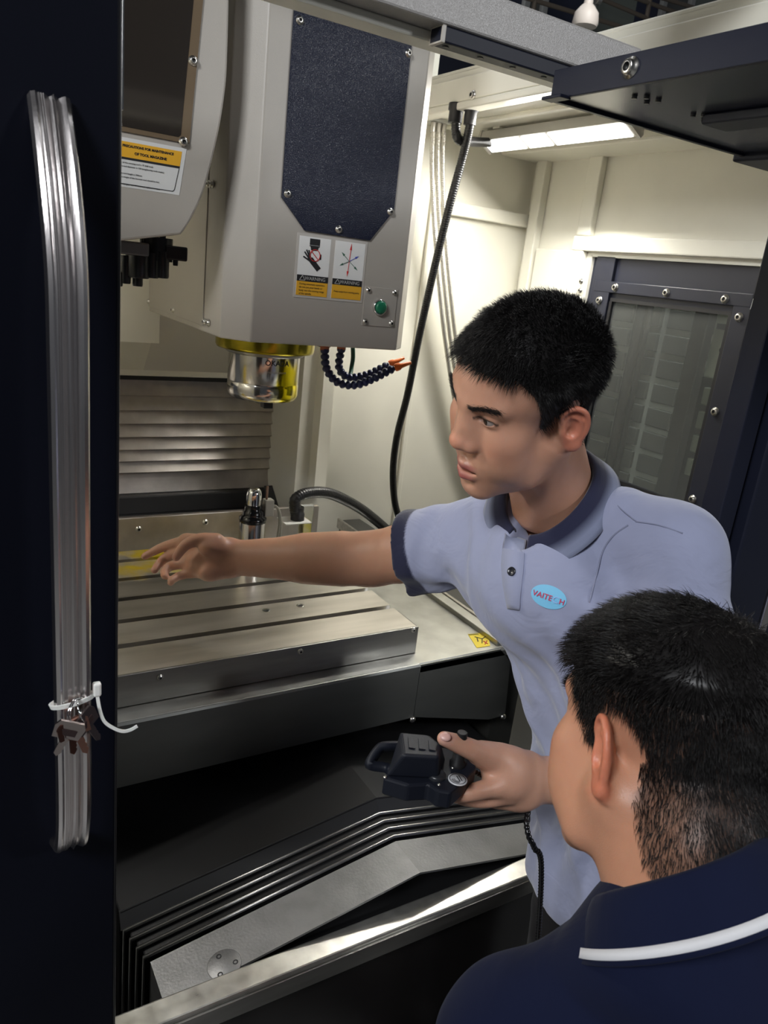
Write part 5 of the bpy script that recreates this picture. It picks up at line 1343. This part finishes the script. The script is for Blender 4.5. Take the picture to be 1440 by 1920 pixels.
# helper: nearest shirt surface point along a camera ray, used to sew on collar, placket, badge and seams
from mathutils.bvhtree import BVHTree
bvh = BVHTree.FromPolygons([tuple(v) for v in sV], [tuple(f) for f in sF])
def onshirt(u, v, off=0.0):
    d = Vector(ray(u, v)).normalized(); h = bvh.ray_cast(Vector(CAM), d)
    if h[0] is None: return UT(u, v, 1.1), -d
    n = h[1] if h[1].dot(d) < 0 else -h[1]
    return h[0]+n*off, n
def strip(pts, w, th, name, m, parent):
    """a flat sewn band following points on the cloth: list of (left, right) world points with normals"""
    b = MB(); vs = []; n = len(pts)
    for (a, c, nn) in pts: vs += [a, c, c+nn*th, a+nn*th]
    fs = []
    for i in range(n-1):
        for k in range(4): k2 = (k+1) % 4; fs.append((i*4+k, i*4+k2, (i+1)*4+k2, (i+1)*4+k))
    fs += [(0, 1, 2, 3), tuple(range(4*n-1, 4*n-5, -1))]
    b.add(vs, fs, True); return b.build(name, m, parent)
PLM = mat('polo_cotton_plain', BLUE, .85, bump=.3, bscale=1500, sheen=.3, dist=.0004)
pl_ = [(947, 1000, 986, 1012), (943, 1030, 984, 1040), (941, 1060, 982, 1072), (944, 1095, 978, 1106), (950, 1128, 976, 1138), (953, 1140, 975, 1143)]
P = []
for (u0, v0, u1, v1) in pl_:
    a, n0 = onshirt(u0, v0, .0008); c, n1 = onshirt(u1, v1, .0008); P.append((a, c, (n0+n1).normalized()))
strip(P, 0, .0022, 'placket', PLM, shirt)
def seam(pts, r=.0009, m=None, name='seam', off=.0006):
    q = [onshirt(u, v, off)[0] for u, v in pts]; return MB().tube(spline(q, 30), r, 5).build(name, m or mat('seam_thread', tuple(c*.75 for c in BLUE), .9), shirt)
seam([(1118, 905), (1140, 930), (1165, 955), (1192, 977)], .0012)
seam([(1192, 978), (1235, 985), (1280, 1000)], .0012)
seam([(1178, 985), (1150, 1005), (1130, 1035), (1118, 1080), (1105, 1130)], .0012)
for (u, v) in ((961, 1072),):
    p, n = onshirt(u, v, .003)
    MB().lathe([(.0062, -.001), (.0066, .0012), (.0058, .0022), (.0048, .0014), (.0001, .0014)], TM(p, n), 20).build('button', mat('button_black', (.01, .011, .018), .25), shirt)
# oval badge with lettering
pc, n = onshirt(1029, 1119, .0012); n = (n+Vector(-ray(1029, 1119)).normalized()*.5).normalized()
ex = (UT(1059, 1129, 1.0)-UT(999, 1109, 1.0)); ex = (ex-n*ex.dot(n)).normalized(); FM = frame(pc, ex, n.cross(ex))
k_ = (pc-Vector(CAM)).length/F_PX*1.02
def wrapshirt(me, lift):
    for v in me.vertices:
        w_ = FM @ Vector((v.co.x, v.co.y, 0)); d = (w_-Vector(CAM)).normalized(); h = bvh.ray_cast(Vector(CAM), d)
        if h[0] is not None: v.co = h[0]+n*(lift+v.co.z)
        else: v.co = w_
b = MB(); N_ = 40; ring = []
vs = [(0, 0, 0)]
for j in range(1, 5):
    for i in range(N_): a = 2*math.pi*i/N_; vs.append((32*k_*j/4*math.cos(a), 20.5*k_*j/4*math.sin(a), 0))
fs = [(0, 1+i, 1+(i+1) % N_) for i in range(N_)]
for j in range(3):
    for i in range(N_): a = 1+j*N_; fs.append((a+i, a+N_+i, a+N_+(i+1) % N_, a+(i+1) % N_))
b.add(vs, fs, True); me = b.mesh('badge'); wrapshirt(me, .0016); me.materials.append(mat('badge_blue', (.18, .52, .78), .6))
bad = mesh_obj('badge', me, None, shirt); bad['label'] = 'light blue oval badge with red lettering'
xo = -29.0
for (tx, sz, m_) in (('VAITE', 13.6, 'badge_red'), ('C', 17, 'badge_pale'), ('H', 13.6, 'badge_red')):
    me = text_mesh(tx, sz*k_, extrude=.0001, bold=.00012, align='LEFT'); wd = max(v.co.x for v in me.vertices)/k_; me.transform(Matrix.Translation((xo*k_, -1.5*k_, 0))); xo += wd+.8; wrapshirt(me, .0034)
    mesh_obj('lettering', me, mat(m_, {'badge_red': (.55, .03, .10), 'badge_pale': (.30, .48, .80)}[m_], .6), bad)

# collar: stand and folded leaf, open at the front
def collar(name, c, ef, el, en, a_f, a_l, back, front, leaf_out, leaf_dn, gap, cols, m, parent, tip=0.0, stripe=None, N=64, cut=None):
    rows = [(0, -.030), (0, -.012), (.0, 0), (.004, .004), (.35, 0), (.7, 0), (1.0, 0)]
    V = []; C = []; th0 = math.radians(gap)
    for i in range(N+1):
        th = th0+(2*math.pi-2*th0)*i/N; cf = (1+math.cos(th))/2
        base = c+ef*(a_f*math.cos(th))+el*(a_l*math.sin(th))+en*(back*(1-cf)**1.0+front*cf**2.5)
        out = nrm_(ef*math.cos(th)*1.0+el*math.sin(th)); e_ = math.exp(-((min(th, 2*math.pi-th)-th0)/.55)**2)
        for (j, (o, dn)) in enumerate(rows):
            if j < 3: p = base+en*dn-out*.001
            elif j == 3: p = base+out*.004+en*.003
            else: p = base+out*(.005+leaf_out*o)-en*(leaf_dn*o*(1+tip*e_))
            V.append(p)
            edge = e_ > .80
            C.append(cols(j, edge))
    n = len(rows); F = []
    for i in range(N):
        for j in range(n-1): F.append((i*n+j, i*n+j+1, (i+1)*n+j+1, (i+1)*n+j))
    V = np.array(V); F = np.array(F); o = mesh_obj(name, np_mesh(name, V, F, np.array(C)), m, parent)
    md = o.modifiers.new('sub', 'SUBSURF'); md.levels = 1; md.render_levels = 1
    md = o.modifiers.new('thick', 'SOLIDIFY'); md.thickness = .0024; md.offset = 0
    return o
en = nrm_((-.40, -.13, .90)); ef = nrm_(FR-en*(FR@en)); el = nrm_(np.cross(en, ef))
RIB = tint_mat('ribbed_collar', .85, 0, .5, 1200, .2, .3, .0006, .05, 60)
collar('collar', nk+nup*.042-AX[0]*.010, ef, el, en, .068, .064, .030, -.044, .032, .036, 13, lambda j, e: NAVYC if (j <= 4 or e) else (.20, .225, .33), RIB, A, tip=.22)

# trousers and shoes
s = SDF((.72, .25, .05), (1.20, .90, .86), .006)
PL = V3(.955, .60, .80); hipL, hipR = PL+LF*.088-V3(0, 0, .02), PL-LF*.080-V3(0, 0, .02)
ftL, ftR = V3(.93, .44, .08), V3(.95, .655, .08)
s.chain([PL+V3(0, 0, .05), PL-V3(0, 0, .02)], [.105, .110], 0, flat=(LF, 1.45))
for h_, f_ in ((hipL, ftL), (hipR, ftR)):
    kn = (h_+f_)/2+FR*.03+V3(0, 0, .02); s.chain([h_, (h_+kn)/2, kn, (kn+f_)/2, f_], [.094, .084, .068, .062, .056], .04)
s.disp(lambda X, Y, Z: .002*np.sin(Z*70+X*40)*np.sin(Y*60+X*30))
tV, tF = s.mesh(1); mesh_obj('trousers', np_mesh('trousers', tV, tF, np.tile((.014, .013, .014), (len(tV), 1))), DARKC, A)
def shoe(ft, fr, parent):
    s = SDF(ft-.25, ft+.25, .006); p = V3(ft[0], ft[1], 0); fr = np.array(fr)
    s.chain([p-fr*.05+V3(0, 0, .045), p+fr*.06+V3(0, 0, .045), p+fr*.15+V3(0, 0, .036)], [.044, .044, .036], 0); s.cap(p+V3(0, 0, .05), p+V3(0, 0, .10), .045, .045, .02)
    s.plane((0, 0, .001), (0, 0, -1)); v, f = s.mesh(1); mesh_obj('shoe', np_mesh('shoe', v, f, np.tile((.012, .012, .012), (len(v), 1))), DARKC, parent)
shoe(ftL, FR, A); shoe(ftR, FR, A)

# ================================================================== the second man, seen from behind
HBM = Matrix(((-.9751, .0779, .2077, .6070), (.1306, .9585, .2533, .3930), (.1793, -.2741, .9448, 1.2500), (0, 0, 0, 1))) @ Matrix.Scale(1.07, 4)
# columns: left, forward, up
Bm = thing('person', 'man in a navy polo shirt with white collar stripe, seen from behind in the foreground', 'person', (.60, .25, 0))
BLB = (.007, .010, .031)
def head_b(parent):
    s = head_sdf(h=.0019, full=1.03, jaw_w=1.08, neck_to=(0, -.050, -.140))
    s.cap((0, -.045, -.06), (0, -.056, -.115), .058, .062, .03); s.ell((0, -.075, -.055), (.055, .035, .05), .03)
    V, F = s.mesh(2); N = vnorm(V, F); C = head_tint(V, (.56, .275, .17), (.36, .12, .10)); x, y, z = V.T; ax = np.abs(x)
    yb = np.interp(z, [-.13, -.09, -.07, -.04, -.020, .0, .02, .045, .062, .075, .088], [-.090, -.070, -.052, -.040, -.033, .030, .034, .052, .060, .13, .2])
    m = sstep(.006, -.006, y-yb)*sstep(-.120, -.085, z)
    earz = ((y+.012)/.027)**2+((z-.002)/.038)**2
    m *= np.where(ax > .058, sstep(.9, 1.15, earz), 1); m *= np.where((z < .004) & (y > -.03), sstep(-.03, -.012, z)*(y > .006), 1)
    dens = np.interp(z, [-.12, -.07, -.03, .02, .05, .075, .12], [.45, .62, .72, .82, .95, 1, 1])
    dens = np.clip(dens+.5*sstep(.055, .03, ax)*sstep(-.115, -.085, z)*(y < -.03), 0, 1)
    dens = dens*(1-.45*gau(V, (.074, -.004, .040), (.03, .014, .012)))
    C = C*(1-(m*dens*.93)[:, None])+np.array((.035, .026, .023))*(m*dens*.93)[:, None]
    top = sstep(.045, .078, z)
    thick = top*.012
    rng = np.random.default_rng(11); sets = []
    def flow(P):
        t = sstep(.045, .08, P[:, 2])[:, None]; o = np.zeros(len(P))
        sidef = np.stack([.2*np.sign(P[:, 0]), o-.55, o-.85], 1); backf = np.stack([o, o-.2, o-1.0], 1)
        bk = sstep(-.02, -.08, P[:, 1])[:, None]; low = sidef*(1-bk)+backf*bk
        topf = np.stack([o+.55*np.sign(P[:, 0]+.02), .45+o*.0, o-.05], 1)*(1-bk)+np.stack([P[:, 0]*5, o-.5, o-.6], 1)*bk
        return low*(1-t)+topf*t
    # faded sides and nape: short hairs, each one visible against the skin
    P, Nn = sample(V, F, N, m*(1-top)*dens**2, 20000, 3)
    L = np.interp(P[:, 2], [-.12, -.06, 0, .04, .07], [.0035, .006, .009, .013, .018])*rng.uniform(.7, 1.3, len(P))
    cl = np.sin(P[:, 2]*260+40*P[:, 1]+4*np.sin(P[:, 1]*90))[:, None]*np.array([[0, .22, .0]])
    sets.append((P, unit(Nn*.42+flow(P)*.9+cl+rng.normal(0, .13, P.shape)), L, .00027, flow(P)*.15, 3))
    # longer top
    P, Nn = sample(V, F, N, m*top, 9000, 4)
    L = np.interp(P[:, 2], [.045, .08, .13], [.014, .022, .025])*rng.uniform(.7, 1.2, len(P))
    cl = np.sin(P[:, 0]*120+30*P[:, 1]+3*np.sin(P[:, 1]*70))[:, None]*np.array([[.12, .3, .12]])
    sets.append((P+Nn*.010*sstep(.045, .078, P[:, 2])[:, None], unit(Nn*.45+flow(P)*.85+cl+rng.normal(0, .13, P.shape)), L, .00042, -Nn*.35+flow(P)*.2, 4))
    hair_object('hair', V, F, N, thick, m*top, HBM, sets, parent, 2, 'short black hair, long on top and faded at the sides')
    for q in (1, -1):
        w_ = np.exp(-((z-.043)/.0036)**2)*sstep(.010, .014, q*x)*sstep(.056, .050, q*x)*sstep(.05, .06, y)
        P, Nn = sample(V, F, N, w_, 300, 21+q); D = unit(np.stack([q*(.9+0*P[:, 0]), -.3+0*P[:, 0], .2+0*P[:, 0]], 1)+Nn*.25)
        o = strands('eyebrow', P, D, rng.uniform(.006, .010, len(P)), .0003, HAIRM, None, None, 2); o.data.transform(HBM); o.parent = parent; o.matrix_parent_inverse = WM[parent.name].inverted()
        eye(parent, HBM, q, (0, 1, 0))
    return V, F, C
V, F, C = head_b(Bm)
Hn = np.array(HBM); Vw = V @ Hn[:3, :3].T+Hn[:3, 3]
nb_ = np.array(HBM @ Vector((0, -.060, -.122)))
SL, SR = V3(.452, .365, .975), V3(.775, .335, 1.035)
EL_, ER_ = V3(.37, .30, .72), V3(.84, .26, .74); WL_, WR_ = V3(.47, .38, .50), V3(.76, .38, .50)
s = SDF((.28, .02, .50), (.95, .72, 1.18), .006)
s.chain([nb_-V3(0, 0, .05), V3(.60, .30, 1.0), V3(.61, .24, .85), V3(.62, .17, .66)], [.045, .07, .09, .09], 0, flat=((1, 0, 0), 1.4))
s.chain([SL-V3(0, 0, .03), nb_-V3(0, 0, .11), SR-V3(0, 0, .03)], [.04, .05, .04], .03)
for a, b_, c_ in ((SL, EL_, WL_), (SR, ER_, WR_)):
    s.chain([a, b_], [.052, .042], .02); s.chain([b_, (b_*.7+c_*.3), c_], [.042, .043, .029], .02)
    dr = nrm_(c_-b_); s.chain([c_, c_+dr*.05], [.027, .030], .015, flat=((1, 0, 0), 1.3))
    for k in range(4): o = V3(1, 0, 0)*(k-1.5)*.018; s.chain([c_+dr*.05+o, c_+dr*.10+o, c_+dr*.12+o-V3(0, 0, .03)], [.011, .010, .008], .004)
    s.chain([c_+dr*.03, c_+dr*.07+V3(0, .0, .03)], [.013, .010], .006)
v2, f2 = s.mesh(1)
Vb, Fb, Cb = join_np([(Vw, F, C), (v2, f2, np.tile((.56, .275, .17), (len(v2), 1)))])
mesh_obj('body', np_mesh('body', Vb, Fb, Cb), SKIN, Bm)
# navy polo
s = SDF((.26, -.02, .48), (.98, .62, 1.22), .0045)
s.chain([nb_-V3(0, .0, .035), V3(.60, .285, 1.02), V3(.61, .23, .85), V3(.62, .16, .62)], [.085, .122, .132, .135], 0, flat=((1, 0, 0), 1.38))
s.chain([SL, (SL+nb_)/2+V3(0.01, -.005, -.012), nb_-V3(0, .005, .055), (SR+nb_)/2+V3(0, -.005, .004), SR], [.066, .064, .055, .064, .066], .04)
s.chain([nb_+V3(.0, -.040, -.045), nb_+V3(.02, -.085, -.12)], [.072, .09], .05)
for a, b_ in ((SL, EL_), (SR, ER_)): d = nrm_(b_-a); s.chain([a-d*.01, a+d*.12, a+d*.22], [.066, .068, .072], .03)
for a, b_ in ((SL, EL_), (SR, ER_)):
    d = nrm_(b_-a); s.cap(a+d*.17, a+d*.36, .058, .062, .004, op='sub')
    c = a+d*.22; sl, X, Y, Z = s._blk(c-.12, c+.12); q = (X-c[0])*d[0]+(Y-c[1])*d[1]+(Z-c[2])*d[2]; rad = np.sqrt((X-c[0])**2+(Y-c[1])**2+(Z-c[2])**2)
    s.d[sl] = np.where(rad < .115, np.maximum(s.d[sl], q), s.d[sl])
nb_up = nrm_(np.array(HBM @ Vector((0, -.03, -.05)))-nb_)
s.cap(nb_+nb_up*.055, nb_+nb_up*.2, .066, .074, .006, op='sub')
s.plane((0, 0, .56), (0, 0, -1))
s.disp(lambda X, Y, Z: .003*np.sin(Z*45+X*20)*np.sin(Y*30+X*25+1)+.0025*np.sin((X-Z)*70)*np.exp(-((Z-.98)/.08)**2))
sV2, sF2 = s.mesh(2)
shirt_b = mesh_obj('shirt', np_mesh('shirt', sV2, sF2, np.tile(BLB, (len(sV2), 1))), DARKC, Bm)
enb = nrm_((-.10, .55, .85)); efb = nrm_(V3(.10, 1, 0)-enb*(V3(.10, 1, 0)@enb)); elb = nrm_(np.cross(enb, efb))
WST = (.62, .62, .66)
cb2 = collar('collar', nb_+enb*.042, efb, elb, enb, .080, .078, .032, -.030, .034, .046, 16, lambda j, e: BLB, DARKC, Bm, tip=.3)
# white stripe sewn round the collar leaf, set in from its edge
pts = []; th0 = math.radians(16); ts_ = math.radians(20)
for i in range(65):
    th = ts_+(2*math.pi-2*ts_)*i/64; cf = (1+math.cos(th))/2
    base = (nb_+enb*.042)+efb*(.080*math.cos(th))+elb*(.078*math.sin(th))+enb*(.032*(1-cf)-.030*cf**2.5)
    out = nrm_(efb*math.cos(th)+elb*math.sin(th)); e_ = math.exp(-((min(th, 2*math.pi-th)-th0)/.55)**2)
    P0 = [base+out*(.005+.034*o)-enb*(.046*o*(1+.3*e_)) for o in (.78, .93)]; nn = nrm_(out*.046+enb*.034)
    pts.append((Vector(P0[0]+nn*.0012), Vector(P0[1]+nn*.0012), Vector(nn)))
st_ = strip(pts, 0, .0016, 'collar_stripe', mat('stripe_white', (.72, .72, .74), .8), cb2)
st_['label'] = 'white stripe on the collar'
# trousers and shoes (out of the frame, he stands with bent knees)
s = SDF((.42, -.15, .05), (.86, .62, .70), .006); PB_ = V3(.62, .15, .58)
s.chain([PB_+V3(0, .01, .05), PB_], [.115, .12], 0, flat=((1, 0, 0), 1.35))
fl_, fr2 = V3(.52, .22, .08), V3(.72, .22, .08)
for h_, f_ in ((PB_+V3(-.085, 0, 0), fl_), (PB_+V3(.085, 0, 0), fr2)):
    kn = V3(f_[0], .42, .40); s.chain([h_, (h_+kn)/2, kn, (kn+f_)/2, f_], [.095, .085, .066, .060, .054], .03)
v, f = s.mesh(1); mesh_obj('trousers', np_mesh('trousers', v, f, np.tile((.014, .014, .018), (len(v), 1))), DARKC, Bm)
shoe(fl_, (0, 1, 0), Bm); shoe(fr2, (0, 1, 0), Bm)
